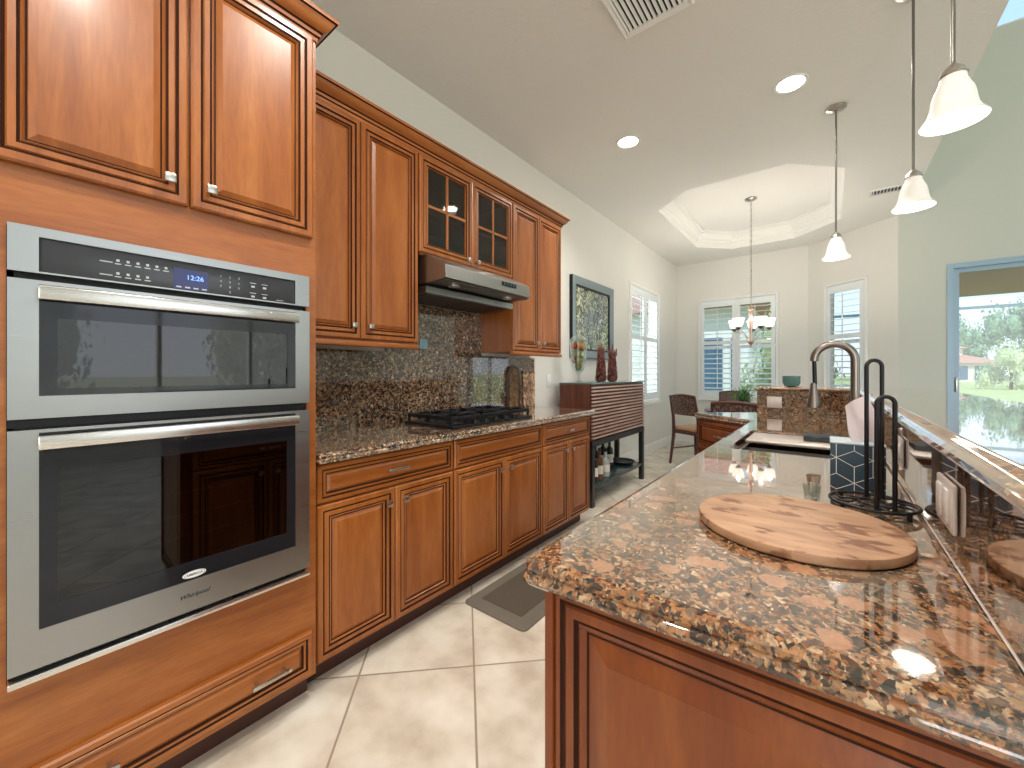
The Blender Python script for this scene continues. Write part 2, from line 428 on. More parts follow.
# ------------------------------------------------------------------ THE SETTING
FX = -2.12; FY = 7.40; CZ = 3.10; HZ = 5.75; EX = .72; BY = -3.9; RX = 6.4; WY = 6.62; CX = -.23
def wall(name, p0, p1, z0, z1, th, holes, mat):
    """vertical wall from p0 to p1; thickness th on the left side of the direction; holes (s0,s1,z0,z1)"""
    p0 = Vector((*p0, 0)); p1 = Vector((*p1, 0)); L = (p1-p0).length; d = (p1-p0)/L; n = Vector((-d.y, d.x, 0))
    M = Matrix((d, n, Vector((0, 0, 1)))).transposed().to_4x4(); M.translation = p0
    xs = sorted({0, L, *[h[0] for h in holes], *[h[1] for h in holes]}); zs = sorted({z0, z1, *[h[2] for h in holes], *[h[3] for h in holes]})
    mb = MB()
    for i in range(len(xs)-1):
        for j in range(len(zs)-1):
            cx = (xs[i]+xs[i+1])/2; cz = (zs[j]+zs[j+1])/2
            if any(h[0] < cx < h[1] and h[2] < cz < h[3] for h in holes): continue
            mb.box(xs[i], xs[i+1], 0, th, zs[j], zs[j+1], 0, M)
    return struct(mb.build(name, mat, smooth=False)), M
struct(MB().box(FX-.2, RX+.2, BY-.2, FY+.2, -.1, 0).build('floor', M_floor, smooth=False))
ZS, ZT = .78, 2.44
wall('wall_left', (FX, BY), (FX, FY+.15), 0, CZ+.4, .15, [(5.25-BY, 6.43-BY, ZS, ZT)], M_wall)
wall('wall_far', (FX-.15, FY), (CX, FY), 0, CZ+.4, .15, [(-1.74-FX+.15, -.61-FX+.15, ZS, ZT)], M_wall)
bay0 = Vector((CX, FY)); bay1 = Vector((.66, WY)); BL = (bay1-bay0).length
_, MBAY = wall('wall_bay', bay0, bay1, 0, CZ+.4, .15, [(.27, .83, ZS, ZT)], M_wall)
wall('wall_right', (.66, WY), (RX+.15, WY), 0, HZ+.2, .18, [(1.06-.66, 2.40-.66, .02, 2.44), (.30, 4.6, 4.93, 5.6)], M_wallg)
wall('wall_great_room', (RX, WY+.15), (RX, BY), 0, HZ+.2, .15, [(WY+.15-4.6, WY+.15+1.2, .5, 4.2)], M_wallg)
wall('wall_back', (RX+.15, BY), (FX-.15, BY), 0, HZ+.2, .15, [(RX+.15-5.0, RX+.15-.85, .1, 3.4)], M_wallg)
# low ceiling with the octagonal tray opening
X0, X1, Y0, Y1 = -1.555, .125, 4.37, 6.87
octo = [(X0+.4, Y0), (X1-.41, Y0), (X1, Y0+.42), (X1, Y1-.5), (X1-.5, Y1), (X0+.4, Y1), (X0, Y1-.42), (X0, Y0+.36)]
mb = MB(); bm = bmesh.new(); es = []
for lp in ([(FX-.15, BY-.15), (EX, BY-.15), (EX, WY), (CX, FY+.05), (CX, FY+.15), (FX-.15, FY+.15)], octo):
    vv = [bm.verts.new((x, y, CZ)) for x, y in lp]
    for i in range(len(vv)): es.append(bm.edges.new((vv[i], vv[(i+1) % len(vv)])))
bmesh.ops.triangle_fill(bm, edges=es, use_beauty=True); mb.bm(bm)
struct(mb.build('ceiling', M_ceil, smooth=False))
# riser, crown and lid of the tray
def ringwall(mb, poly, prof, mi=0):
    n = len(poly); rs = [[(x, y, z) for x, y in inset(poly, d)] for d, z in prof]
    mb.add([p for r_ in rs for p in r_], [(j*n+i, j*n+(i+1) % n, (j+1)*n+(i+1) % n, (j+1)*n+i) for j in range(len(rs)-1) for i in range(n)], mi)
    return rs[-1]
TZ = 3.33
mb = MB(); ringwall(mb, octo, [(0, CZ), (0, TZ)])
mb.add([(x, y, TZ) for x, y in inset(octo, -.02)], [tuple(range(8))])
o = struct(mb.build('ceiling_tray', M_tray, smooth=False))
mb = MB(); ringwall(mb, octo, [(0, CZ+.055), (.012, CZ+.058), (.012, CZ+.085), (.028, CZ+.095), (.034, CZ+.125), (.055, CZ+.155), (.085, CZ+.178), (.09, CZ+.2), (.11, CZ+.205), (.115, TZ-.001)])
struct(mb.build('trim_1', M_tray, ang=20))
struct(MB().box(EX-.12, EX, BY, WY, CZ+.001, HZ+.2).build('wall_drop', M_wallg, smooth=False))
struct(MB().box(EX, RX+.2, BY-.2, WY+.2, HZ, HZ+.1).build('ceiling_high', pbr('great_room_ceiling_white', (.85, .88, .92), .8), smooth=False))
# baseboards
def bboard(name, p0, p1):
    p0 = Vector((*p0, 0)); p1 = Vector((*p1, 0)); L = (p1-p0).length; d = (p1-p0)/L; n = Vector((d.y, -d.x, 0))
    M = Matrix((d, n, Vector((0, 0, 1)))).transposed().to_4x4(); M.translation = p0
    struct(MB().box(0, L, 0, .014, 0, .12, 0, M).box(0, L, 0, .009, .12, .135, 0, M).build(name, M_white, smooth=False))
bboard('baseboard_left', (FX, 3.0), (FX, FY)); bboard('baseboard_far', (FX, FY), (CX, FY)); bboard('baseboard_bay', bay0, bay1); bboard('baseboard_right', (.66, WY), (1.05, WY))

# windows with plantation shutters. local frame: x along wall, y = up, z = into the room
def shutter_window(name, M, w, h, panels, tilt, nl):
    root = struct(bpy.data.objects.new(name, None)); COL.objects.link(root)
    f = .05
    mb = MB(); rings(mb, w+.024, h+.024, [(0, 0, 0), (0, .02, 0), (.008, .028, 0), (.026, .026, 0), (.034, .018, 0), (.034, -.10, 0)], M @ Matrix.Translation((-.012, -.012, 0)), cap=False)
    mb.build('window_frame', M_white, root)
    MB().box(-.03, w+.03, -.035, -.013, -.0, .05, 0, M).build('window_sill', M_white, root, smooth=False)
    mb = MB().box(.02, w-.02, .02, h-.02, -.115, -.110, 0, M)
    mb.build('pane', M_glass, root, smooth=False)
    MB().box(.0, w, h*.52-.02, h*.52+.02, -.125, -.105, 0, M).build('sash_bar', M_white, root, smooth=False)
    pw = (w-.05)/panels
    for k in range(panels):
        a = .025+k*pw; b_ = a+pw-.004; st = .055; rt = .10
        mb = MB(); z0, z1 = -.015, .012
        mb.box(a, a+st, .028, h-.028, z0, z1, 0, M).box(b_-st, b_, .028, h-.028, z0, z1, 0, M)
        mb.box(a+st, b_-st, .028, .028+rt, z0, z1, 0, M).box(a+st, b_-st, h-.028-rt, h-.028, z0, z1, 0, M)
        mb.box(a+st, b_-st, h*.56-.03, h*.56+.03, z0, z1, 0, M)
        o = mb.build('shutter_panel', M_shut, root, smooth=False)
        y0 = .028+rt; y1 = h-.028-rt
        lv = MB()
        for i in range(nl):
            y = y0+(y1-y0)*(i+.5)/nl
            if abs(y-h*.56) < .045: continue
            Ml = M @ Matrix.Translation((0, y, -.002)) @ Matrix.Rotation(R(tilt), 4, 'X')
            lv.box(a+st, b_-st, -.004, .004, -.036, .036, 0, Ml)
        lv.build('louvers', M_shut, o, smooth=False)
        xm = (a+b_)/2
        MB().box(xm-.005, xm+.005, y0+.03, y1-.03, .042, .052, 0, M).build('tilt_rod', M_shut, o, smooth=False)
    return root
shutter_window('window_1', frame_M((FX, 5.25, ZS), (0, 1, 0), (0, 0, 1)) , 1.18, ZT-ZS, 2, 22, 17)
shutter_window('window_2', frame_M((-1.74, FY, ZS), (1, 0, 0), (0, 0, 1)), 1.13, ZT-ZS, 2, 10, 17)
bd = (bay1-bay0).normalized()
shutter_window('window_3', frame_M((bay0.x+bd.x*.27, bay0.y+bd.y*.27, ZS), (bd.x, bd.y, 0), (0, 0, 1)), .56, ZT-ZS, 1, 10, 17)
# big sliding door
dr = struct(bpy.data.objects.new('door_1', None)); COL.objects.link(dr); dr.location = (1.06, WY, 0)
MB().box(1.06, 1.11, WY-.01, WY+.18, 0, 2.44).box(2.35, 2.40, WY-.01, WY+.18, 0, 2.44).box(1.111, 2.349, WY-.01, WY+.18, 2.385, 2.44).box(1.111, 2.349, WY-.01, WY+.18, 0, .03).build('door_frame', M_alu, dr, smooth=False)
for i in range(2):
    a = 1.112+i*.619; y = WY+.04+.04*(i % 2)
    o = MB().box(a, a+.05, y, y+.035, .03, 2.385).box(a+.569, a+.618, y, y+.035, .03, 2.385).box(a+.05, a+.569, y, y+.035, .03, .12).box(a+.05, a+.569, y, y+.035, 2.34, 2.385).build('door_panel', M_alu, dr, smooth=False)
    MB().box(a+.05, a+.569, y+.015, y+.02, .12, 2.34).build('pane', M_glass, o, smooth=False)
    if i == 0: MB().rbox(a+.015, a+.035, y-.03, y, .98, 1.16, .005).build('door_handle', M_nickel, o)
mb = MB()
for q in ((.96, 5.26, WY, WY+.15, 4.93, 4.945), (.96, 5.26, WY, WY+.15, 5.55, 5.6), (3.0, 3.05, WY+.02, WY+.13, 4.945, 5.55)): mb.box(*q)
struct(mb.build('window_6', M_white, smooth=False))
struct(MB().box(.96, 5.26, WY+.06, WY+.065, 4.945, 5.55).build('window_6_pane', M_glass, smooth=False))
# great room window frames (seen only in reflections); rear opening widened to let in light
for nm, bx in (('window_4', [(RX, RX+.15, y, y+.06, .5, 4.2) for y in (-1.2, .2, 1.67, 3.1, 4.54)]+[(RX, RX+.15, -1.2, 4.6, z, z+.06) for z in (.5, 2.5, 4.14)]),
               ('window_5', [(x, x+.06, BY-.15, BY, .1, 3.4) for x in (.85, 1.6, 2.70, 4.55, 4.94)]+[(.91, 4.94, BY-.14, BY-.01, z, z+.06) for z in (.1, 3.34)])):
    mb = MB()
    for q in bx: mb.box(*q)
    struct(mb.build(nm, M_white, smooth=False))

# ------------------------------------------------------------------ cabinet fronts
DOORP = lambda t: [(0, -t, 0), (0, -.005, 0), (.005, 0, 0), (.022, .001, 0), (.026, -.004, 1), (.029, -.004, 1), (.032, 0, 0), (.045, 0, 0), (.048, -.004, 1), (.051, -.004, 1), (.054, -.001, 0), (.058, -.008, 0), (.062, -.009, 1), (.076, -.002, 0), (.078, -.001, 0)]
DRAWP = lambda t: [(0, -t, 0), (0, -.005, 0), (.005, 0, 0), (.018, .001, 0), (.021, -.003, 1), (.0235, -.003, 1), (.026, 0, 0), (.033, 0, 0), (.036, -.006, 1), (.039, -.007, 1), (.048, -.001, 0), (.050, 0, 0)]
def front(name, parent, M, w, h, prof, mat=None, t=.02):
    mb = MB(); rings(mb, w, h, prof(t), M)
    return mb.build(name, [mat or M_wood, M_glaze], parent, ang=20)
def knob(parent, M, x, y):
    MB().cyl(M @ Vector((x, y, 0)), M @ Vector((x, y, .018)), .005, n=10).rbox(x-.013, x+.013, y-.013, y+.013, .016, .026, .003, 0, M).build('knob', M_nickel, parent)
def pull(parent, M, x, y, L=.12):
    mb = MB().rbox(x-L/2, x+L/2, y-.006, y+.006, .024, .034, .003, 0, M)
    for s in (-1, 1): mb.box(x+s*(L/2-.018)-.004, x+s*(L/2-.018)+.004, y-.004, y+.004, 0, .026, 0, M)
    mb.build('handle', M_nickel, parent)
TX = -1.495; BX = -1.53   # carcass front planes; doors stand 2 cm proud of them
def Mx(x, y, z): return frame_M((x, y, z), (0, 1, 0), (0, 0, 1))     # fronts facing +X

# crown profile swept along a polyline in plan (outward normal to the right of travel)
CROWN = [(-.012, -.085), (.004, -.085), (.006, -.070), (.012, -.066), (.014, -.055), (.020, -.050), (.034, -.040), (.046, -.022), (.050, -.014), (.058, -.012), (.060, 0), (-.012, 0)]
def crown(pts, z, mat, parent, name='crown_moulding'):
    mb = MB(); n = len(pts); vs = []
    for i, p in enumerate(pts):
        p = Vector(p)
        a = (Vector(pts[i])-Vector(pts[i-1])).normalized() if i else None
        b = (Vector(pts[i+1])-p).normalized() if i < n-1 else None
        na = Vector((a.y, -a.x)) if a else None; nb = Vector((b.y, -b.x)) if b else None
        if na is None: m = nb
        elif nb is None: m = na
        else: m = na+nb; m = m/m.dot(na)
        for d, h in CROWN: vs.append((p.x+m.x*d, p.y+m.y*d, z+h))
    k = len(CROWN); fs = [(i*k+j, (i+1)*k+j, (i+1)*k+(j+1) % k, i*k+(j+1) % k) for i in range(n-1) for j in range(k)]; nf = len(fs)
    fs += [tuple(range(k)), tuple((n-1)*k+j for j in range(k-1, -1, -1))]
    mb.add(vs, fs)
    for q in range(nf):
        if q % k in (2, 4, 8): mb.m[q] = 1
    return mb.build(name, [mat, M_glaze], parent, ang=25)

# --- oven tower
Ta, Tb = -.05, .715
tw = thing('oven_cabinet', 'tall honey-brown wooden cabinet with two upper doors holding the double wall oven', 'cabinet', (FX+.3, (Ta+Tb)/2, 0))
mb = MB()
mb.box(FX+.002, TX, Ta, Ta+.02, .10, 2.45).box(FX+.002, TX, Tb-.02, Tb, .10, 2.45)
mb.box(FX+.002, TX, Ta+.02, Tb-.02, .10, .491).box(FX+.002, TX, Ta+.02, Tb-.02, 1.564, 2.45).box(FX+.002, FX+.02, Ta+.02, Tb-.02, .491, 1.564)
mb.box(TX-.02, TX, Ta+.02, .001, .491, 1.564).box(TX-.02, TX, .679, Tb-.02, .491, 1.564)
mb.build('body', M_woodh, tw, smooth=False)
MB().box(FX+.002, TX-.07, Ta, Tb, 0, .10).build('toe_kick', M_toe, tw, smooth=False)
for a, b_, kx in ((-.03, .333, .333-.03-.012), (.340, .696, .012+.018)):
    M = Mx(TX+.022, a, 1.708); d = front('door', tw, M, b_-a, .735, DOORP)
    knob(d, M, (b_-a)-.045 if a < 0 else .045, .06)
M = Mx(TX+.022, -.03, .125); d = front('drawer', tw, M, .725, .15, DRAWP, M_woodh)
pull(d, M, .155, .075); pull(d, M, .58, .075)
crown([(TX+.0, Ta), (TX+.0, Tb), (FX+.35, Tb)], 2.53, M_woodh, tw)

# --- wall oven
OX = TX+.001
ov = thing('wall_oven', 'stainless steel double wall oven with black glass doors built into the tall cabinet', 'oven', (OX, .34, .49))
oa, ob, oz0, oz1 = .002, .678, .492, 1.563
MB().box(OX-.5, OX, oa+.01, ob-.01, oz0+.01, oz1-.01).build('body', M_gap, ov, smooth=False)
M = Mx(OX, oa, 0); W = ob-oa
def plate(parent, name, z0, z1, t, hole=None, mat=None):
    """steel face plate; hole=(x0,x1,z0,z1)"""
    mb = MB()
    if hole:
        hx0, hx1, hz0, hz1 = hole
        for q in ((0, hx0, z0, z1), (hx1, W, z0, z1), (hx0, hx1, z0, hz0), (hx0, hx1, hz1, z1)):
            mb.box(q[0], q[1], q[2], q[3], .0, t, 0, M)
    else: mb.rbox(0, W, z0, z1, 0, t, .004, 0, M)
    return mb.build(name, mat or M_steel, parent, smooth=False)
# control head
cp = plate(ov, 'control_panel', 1.454, oz1, .028, (.047, .628, 1.458, 1.540))
MB().rbox(.047, .628, 1.457, 1.541, 0, .0235, .003, 0, M).build('control_glass', M_panel, cp)
o = MB().box(.296, .378, 1.461, 1.520, .0235, .0245, 0, M).build('display', M_disp, cp, smooth=False)
def text(s, parent, mat, M, x, y, size, name, ext=.0003, shear=0, bold=0, z=.0):
    c = bpy.data.curves.new(name, 'FONT'); c.body = s; c.size = size; c.align_x = 'CENTER'; c.align_y = 'CENTER'; c.extrude = ext; c.shear = shear; c.offset = bold
    t = bpy.data.objects.new(name, c); COL.objects.link(t)
    dg = bpy.context.evaluated_depsgraph_get(); me = bpy.data.meshes.new_from_object(t.evaluated_get(dg))
    bpy.data.objects.remove(t)
    mb = MB(); mb.add([M @ (v.co+Vector((x, y, z))) for v in me.vertices], [tuple(p.vertices) for p in me.polygons]); bpy.data.meshes.remove(me)
    return mb.build(name, mat, parent, smooth=False)
text('12:26', o, M_digit, M, .346, 1.496, .019, 'clock_digits', z=.0247)
def mark(x0, x1, z0, z1, par=cp):
    MB().box(x0, x1, z0, z1, .0237, .0240, 0, M).build('printed_mark', M_mark, par, smooth=False)
for q in range(4): MB().box(.302+q*.020, .314+q*.020, 1.465, 1.4685, .0246, .0249, 0, M).build('printed_mark', M_mark, o, smooth=False)
for row, z in ((0, 1.512), (1, 1.478)):
    mark(.148, .172, z-.006, z-.0035)
    for k in range(6 if row == 0 else 4):
        x = .182+k*.0195; mark(x-.006, x+.006, z-.008, z-.0055); mark(x-.003, x+.003, z-.001, z+.005)
for z in (1.508, 1.476):
    for k in range(2):
        x = .498+k*.034; mark(x-.009, x+.009, z, z+.002); mark(x-.005, x+.005, z-.013, z-.007)
mark(.568, .590, 1.463, 1.465)
for i, ch in enumerate(['1', '2', '3', '4', '5', '6', '7', '8', '9', '', '0', '']):
    if ch: text(ch, cp, M_mark, M, .410+(i % 3)*.024, 1.516-(i//3)*.0155, .0095, 'keypad_digit', z=.0236)
def oven_door(name, z0, z1, hole, win, hz, racks):
    d = plate(ov, name, z0, z1, .030, hole)
    hx0, hx1, hz0, hz1 = hole
    # black glass field around the window
    mb = MB(); wx0, wx1, wz0, wz1 = win
    for q in ((hx0, wx0, hz0, hz1), (wx1, hx1, hz0, hz1), (wx0, wx1, hz0, wz0), (wx0, wx1, wz1, hz1)): mb.box(*q, .004, .029, 0, M)
    mb.build('door_glass', M_oglass, d, smooth=False)
    MB().box(wx0, wx1, wz0, wz1, .024, .0275, 0, M).build('oven_window', M_ovenwin, d, smooth=False)
    MB().box(wx0-.005, wx1+.005, wz0-.005, wz1+.005, .0045, .006, 0, M).build('cavity', pbr('oven_cavity', (.05, .045, .04), .5), d, smooth=False)
    for rz in racks:
        MB().box(wx0, wx1, rz, rz+.004, .010, .014, 0, M).build('oven_rack', M_nickel, d, smooth=False)
    mb = MB().rbox(.045, .630, hz-.0165, hz+.0165, .046, .058, .003, 0, M)
    for x in (.060, .615): mb.rbox(x-.012, x+.012, hz-.010, hz+.010, .028, .047, .002, 0, M)
    mb.build('handle', M_steelh, d)
    return d
oven_door('microwave_door', 1.110, 1.437, (.047, .628, 1.163, 1.428), (.076, .601, 1.180, 1.350), 1.407, [])
d2 = oven_door('oven_door', .520, 1.084, (.047, .628, .610, 1.076), (.076, .600, .664, .984), 1.054, [.735, .80, .865])
MB().rbox(.0, W, .492, .508, 0, .036, .003, 0, M).build('bottom_trim', M_steelh, ov)
MB().box(.0, W, 1.088, 1.106, -.01, .006, 0, M).build('vent_slot', M_black, ov, smooth=False)
Me = M @ Matrix.Translation((.343, .626, .0292)) @ Matrix.Diagonal((1, .36, 1, 1))
bd_ = MB().lathe([(.028, 0), (.028, .0012), (.0, .0012)], n=28, M=Me).build('badge', M_whitep, d2)
MB().lathe([(.0252, .00125), (.0252, .0014), (.0238, .0014), (.0238, .00125)], n=28, M=Me, closed=True).build('badge_ring', M_black, bd_)
text('AMERICA', bd_, M_black, M, .343, .626, .0095, 'badge_lettering', z=.0306, bold=.0002)
text('Whirlpool', d2, M_panel, M, .343, .566, .017, 'logo_lettering', z=.0303, shear=.35, bold=.0003)

# --- base cabinets
def base_unit(a, b_, label, dh, knobs=True):
    t = thing('base_cabinet', label, 'cabinet', (FX+.3, (a+b_)/2, 0), 'base cabinets under the left counter')
    MB().box(FX+.002, BX, a, b_, .10, .872).build('body', M_wood, t, smooth=False)
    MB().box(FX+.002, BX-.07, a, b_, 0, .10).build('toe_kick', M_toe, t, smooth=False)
    M = Mx(BX+.02, a+.006, .718); w_ = b_-a-.012; d = front('drawer', t, M, w_, .147, DRAWP, M_woodh)
    if dh == 'pull': pull(d, M, w_*.5, .075, .11)
    if dh == 'knob': pull(d, M, w_*.5, .075, .07)
    hw = (w_-.004)/2
    for k in range(2):
        M = Mx(BX+.02, a+.006+k*(hw+.004), .115); dd = front('door', t, M, hw, .595, DOORP)
        knob(dd, M, hw-.042 if k == 0 else .042, .595-.062)
    return t
base_unit(.722, 1.432, 'honey-brown base cabinet beside the oven tower, long pull on its drawer', 'pull')
base_unit(1.432, 2.25, 'honey-brown base cabinet under the gas cooktop, false drawer without a pull', None)
base_unit(2.25, 2.93, 'honey-brown base cabinet at the far end by the slatted bar cabinet', 'knob')
# --- upper cabinets
UX = FX+.33-.02
def upper(a, b_, z0, label, glass=False):
    t = thing('upper_cabinet', label, 'cabinet', (FX+.16, (a+b_)/2, z0), 'wall cabinets above the left counter')
    mb = MB()
    if glass:
        mb.box(FX+.002, UX, a, a+.018, z0, 2.45).box(FX+.002, UX, b_-.018, b_, z0, 2.45).box(FX+.002, UX, a, b_, z0, z0+.018).box(FX+.002, UX, a, b_, 2.432, 2.45).box(FX+.002, FX+.012, a, b_, z0, 2.45).box(UX-.018, UX, (a+b_)/2-.02, (a+b_)/2+.02, z0, 2.45)
        MB().box(FX+.012, UX-.03, a+.018, b_-.018, z0+.26, z0+.275).build('shelf', M_wood, t, smooth=False)
    else: mb.box(FX+.002, UX, a, b_, z0, 2.45)
    mb.build('body', M_wood, t, smooth=False)
    h = 2.443-z0-.012; hw = (b_-a-.016)/2
    for k in range(2):
        M = Mx(UX+.022, a+.006+k*(hw+.004), z0+.012)
        if not glass: d = front('door', t, M, hw, h, DOORP)
        else:
            mb = MB(); rings(mb, hw, h, DOORP(.02)[:11]+[(.058, -.018, 0)], M, cap=False)
            mb.box(hw/2-.008, hw/2+.008, .055, h-.055, -.014, -.003, 0, M).box(.055, hw-.055, h/2-.008, h/2+.008, -.014, -.003, 0, M)
            mb.box(.055, .060, .055, h-.055, -.02, -.004, 0, M)
            d = mb.build('door', [M_wood, M_glaze], t, ang=20)
            MB().box(.055, hw-.055, .055, h-.055, -.012, -.009, 0, M).build('glass_pane', M_cabglass, d, smooth=False)
        knob(d, M, hw-.042 if k == 0 else .042, .062 if not glass else .03)
    return t
u1 = upper(.722, 1.43, 1.37, 'tall two-door honey-brown wall cabinet beside the oven tower')
u2 = upper(1.43, 2.275, 1.885, 'short wall cabinet with two glass-paned doors above the range hood', True)
u3 = upper(2.275, 2.95, 1.37, 'two-door honey-brown wall cabinet at the far end, right of the hood')
for (a, b_, u) in ((.722, 1.43, u1), (2.275, 2.95, u3)):
    MB().rbox(UX-.01, UX+.026, a, b_, 1.345, 1.372, .006).build('light_rail', M_woodh, u)
cm = crown([(UX+.012, .722), (UX+.012, 2.95), (FX+.02, 2.95)], 2.53, M_woodh, None)
tag(cm, 'dark-lined crown moulding running along the top of the wall cabinets', 'moulding')
# a couple of glasses behind the panes
def goblet(loc, label):
    o = MB().lathe([(.030, 0), (.030, .003), (.005, .008), (.004, .08), (.012, .09), (.032, .12), (.036, .15), (.031, .19), (.029, .19), (.034, .15), (.030, .122), (.0, .095)], n=20).build('wine_glass', M_jar)
    o.location = loc; return tag(o, label, 'glass', 'glasses in the glazed cabinet')
goblet((FX+.2, 1.70, 1.9035), 'clear stemmed glass behind the left glazed cabinet door')
goblet((FX+.2, 2.02, 1.9035), 'clear stemmed glass behind the right glazed cabinet door')

# --- range hood
hd = thing('range_hood', 'slim stainless steel under-cabinet range hood above the gas cooktop', 'range hood', (-1.85, 1.84, 1.665))
ha, hb = 1.455, 2.225
mb = MB(); prof = [(FX+.002, 1.70), (-1.615, 1.726), (-1.600, 1.728), (-1.606, 1.80), (-1.625, 1.815), (-1.76, 1.88), (FX+.002, 1.88)]
def yprism(mb, prof, a, b_, mi=0):
    n = len(prof); mb.add([(x, a, z) for x, z in prof]+[(x, b_, z) for x, z in prof], [tuple(range(n)), tuple(range(2*n-1, n-1, -1))]+[(i, n+i, n+(i+1) % n, (i+1) % n) for i in range(n)], mi)
yprism(mb, prof, ha, hb); mb.build('canopy', M_steel, hd, smooth=False)
MB().box(FX+.002, -1.765, ha+.004, hb+.02, 1.667, 1.705).build('filter_housing', M_steel, hd, smooth=False)
mb = MB().box(FX+.03, -1.79, ha+.03, 1.825, 1.663, 1.668).box(FX+.03, -1.79, 1.84, hb-.03, 1.663, 1.668)
mb.build('grease_filter', pbr('dark_mesh_filter', (.10, .09, .08), .5, .8, bump=.5, bscale=400), hd, smooth=False)
MB().box(-1.762, -1.618, ha+.006, hb-.006, 1.7165, 1.7265).build('underside', pbr('dark_hood_underside', (.045, .035, .03), .3), hd, smooth=False)
for y in (1.60, 2.09):
    MB().lathe([(.034, 1.710), (.034, 1.718)], (-1.69, y, 0), 20).build('hood_lamp', M_steelh, hd)
o = MB().box(-1.6065, -1.598, 1.93, 2.07, 1.765, 1.789).build('control_pad', M_black, hd, smooth=False)
mb = MB()
for k in range(4): mb.lathe([(.007, 0), (.007, .002)], (0, 0, 0), 12, 0, Mx(-1.598, 1.95+k*.032, 1.777))
mb.build('button', pbr('green_grey_button', (.05, .14, .12), .4), o)

# --- left countertop, splash
lt = [(FX+.002, .718), (-1.475, .718), (-1.475, 2.985), (FX+.002, 2.985)]
SP = [(.02, .873), (.004, .877), (0, .886), (.002, .892), (.008, .897), (.004, .902), (.007, .909), (.016, .914)]
o = slab(fillet(lt, [2], .03), SP).build('countertop', M_gr_left, ang=30); tag(o, 'long brown speckled granite countertop on the left base cabinets', 'countertop')
mb = MB().box(FX+.002, FX+.022, .73, 1.43, .9145, 1.344).box(FX+.002, FX+.022, 1.43, 2.275, .9145, 1.66).box(FX+.002, FX+.022, 2.275, 2.985, .9145, 1.344)
o = mb.build('backsplash', M_gr_splash, smooth=False); tag(o, 'full-height dark speckled granite backsplash behind the gas cooktop', 'backsplash')

# --- gas cooktop
ck = thing('gas_cooktop', 'black gas cooktop with iron grates set in the left granite counter', 'cooktop', (-1.79, 1.84, .9145))
ca, cb, cx0, cx1 = 1.475, 2.205, -1.985, -1.565
MB().rbox(cx0, cx1, ca, cb, .915, .928, .004).build('glass_base', M_black, ck)
burn = [(-1.88, 1.60), (-1.68, 1.60), (-1.78, 1.83), (-1.88, 2.05), (-1.68, 2.05)]
for x, y in burn:
    MB().lathe([(.05, .929), (.047, .936), (.032, .938), (.032, .948), (.026, .952), (0, .952)], (x, y, 0), 20).build('burner', M_iron, ck)
for (a, b_) in ((1.485, 1.715), (1.723, 1.930), (1.938, 2.195)):
    g = MB(); z = .970
    for yy in (a+.008, b_-.008): g.rbox(cx0+.02, cx1-.02, yy-.008, yy+.008, z-.016, z+.006, .003)
    for xx in (cx0+.027, cx1-.027, (cx0+cx1)/2): g.rbox(xx-.008, xx+.008, a, b_, z-.016, z+.006, .003)
    for xx in (cx0+.14, cx1-.14):
        g.rbox(xx-.006, xx+.006, a, a+(b_-a)*.36, z-.006, z+.008, .003); g.rbox(xx-.006, xx+.006, b_-(b_-a)*.36, b_, z-.006, z+.008, .003)
    ym = (a+b_)/2
    g.rbox(cx0+.02, cx0+.09, ym-.006, ym+.006, z-.006, z+.008, .003); g.rbox(cx1-.09, cx1-.02, ym-.006, ym+.006, z-.006, z+.008, .003)
    for xx in (cx0+.027, cx1-.027):
        for yy in (a+.008, b_-.008): g.cyl((xx, yy, .928), (xx, yy, z), .009, n=8)
    g.build('grate', M_iron, ck)
for k in range(5):
    MB().lathe([(.019, .929), (.017, .950), (0, .951)], (-1.575, 1.66+k*.09, 0), 14).build('knob', M_iron, ck)

# --- wall plates
def plate2(M, w_, h_, label, gang, rocker=True, mat=None):
    t = thing('outlet_plate' if not rocker else 'light_switch', label, 'wall plate', tuple(M.translation))
    mb = MB().rbox(-w_/2, w_/2, -h_/2, h_/2, 0, .006, .003, 0, M); mb.build('cover', mat or M_plate, t)
    for k in range(gang):
        c = (k-(gang-1)/2)*.046
        if w_ > h_ and gang == 1: q = (-.033, .033, -.017, .017)
        else: q = (c-.016, c+.016, -min(.033, h_/2-.012), min(.033, h_/2-.012))
        MB().rbox(q[0], q[1], q[2], q[3], .005, .010, .002, 0, M).build('rocker' if rocker else 'socket', mat or M_plate, t)
    return t
plate2(Mx(FX+.001, 3.25, 1.14), .075, .118, 'white light switch on the wall beside the far wall cabinet', 1, mat=M_whitep)
plate2(Mx(FX+.023, 1.71, 1.405), .066, .066, 'small plate, coloured as a blue glint, on the granite backsplash below the range hood', 1, False, pbr('plate_blue_glint', (.30, .48, .55), .2))  # blue reflected glint on the splash put into the plate colour

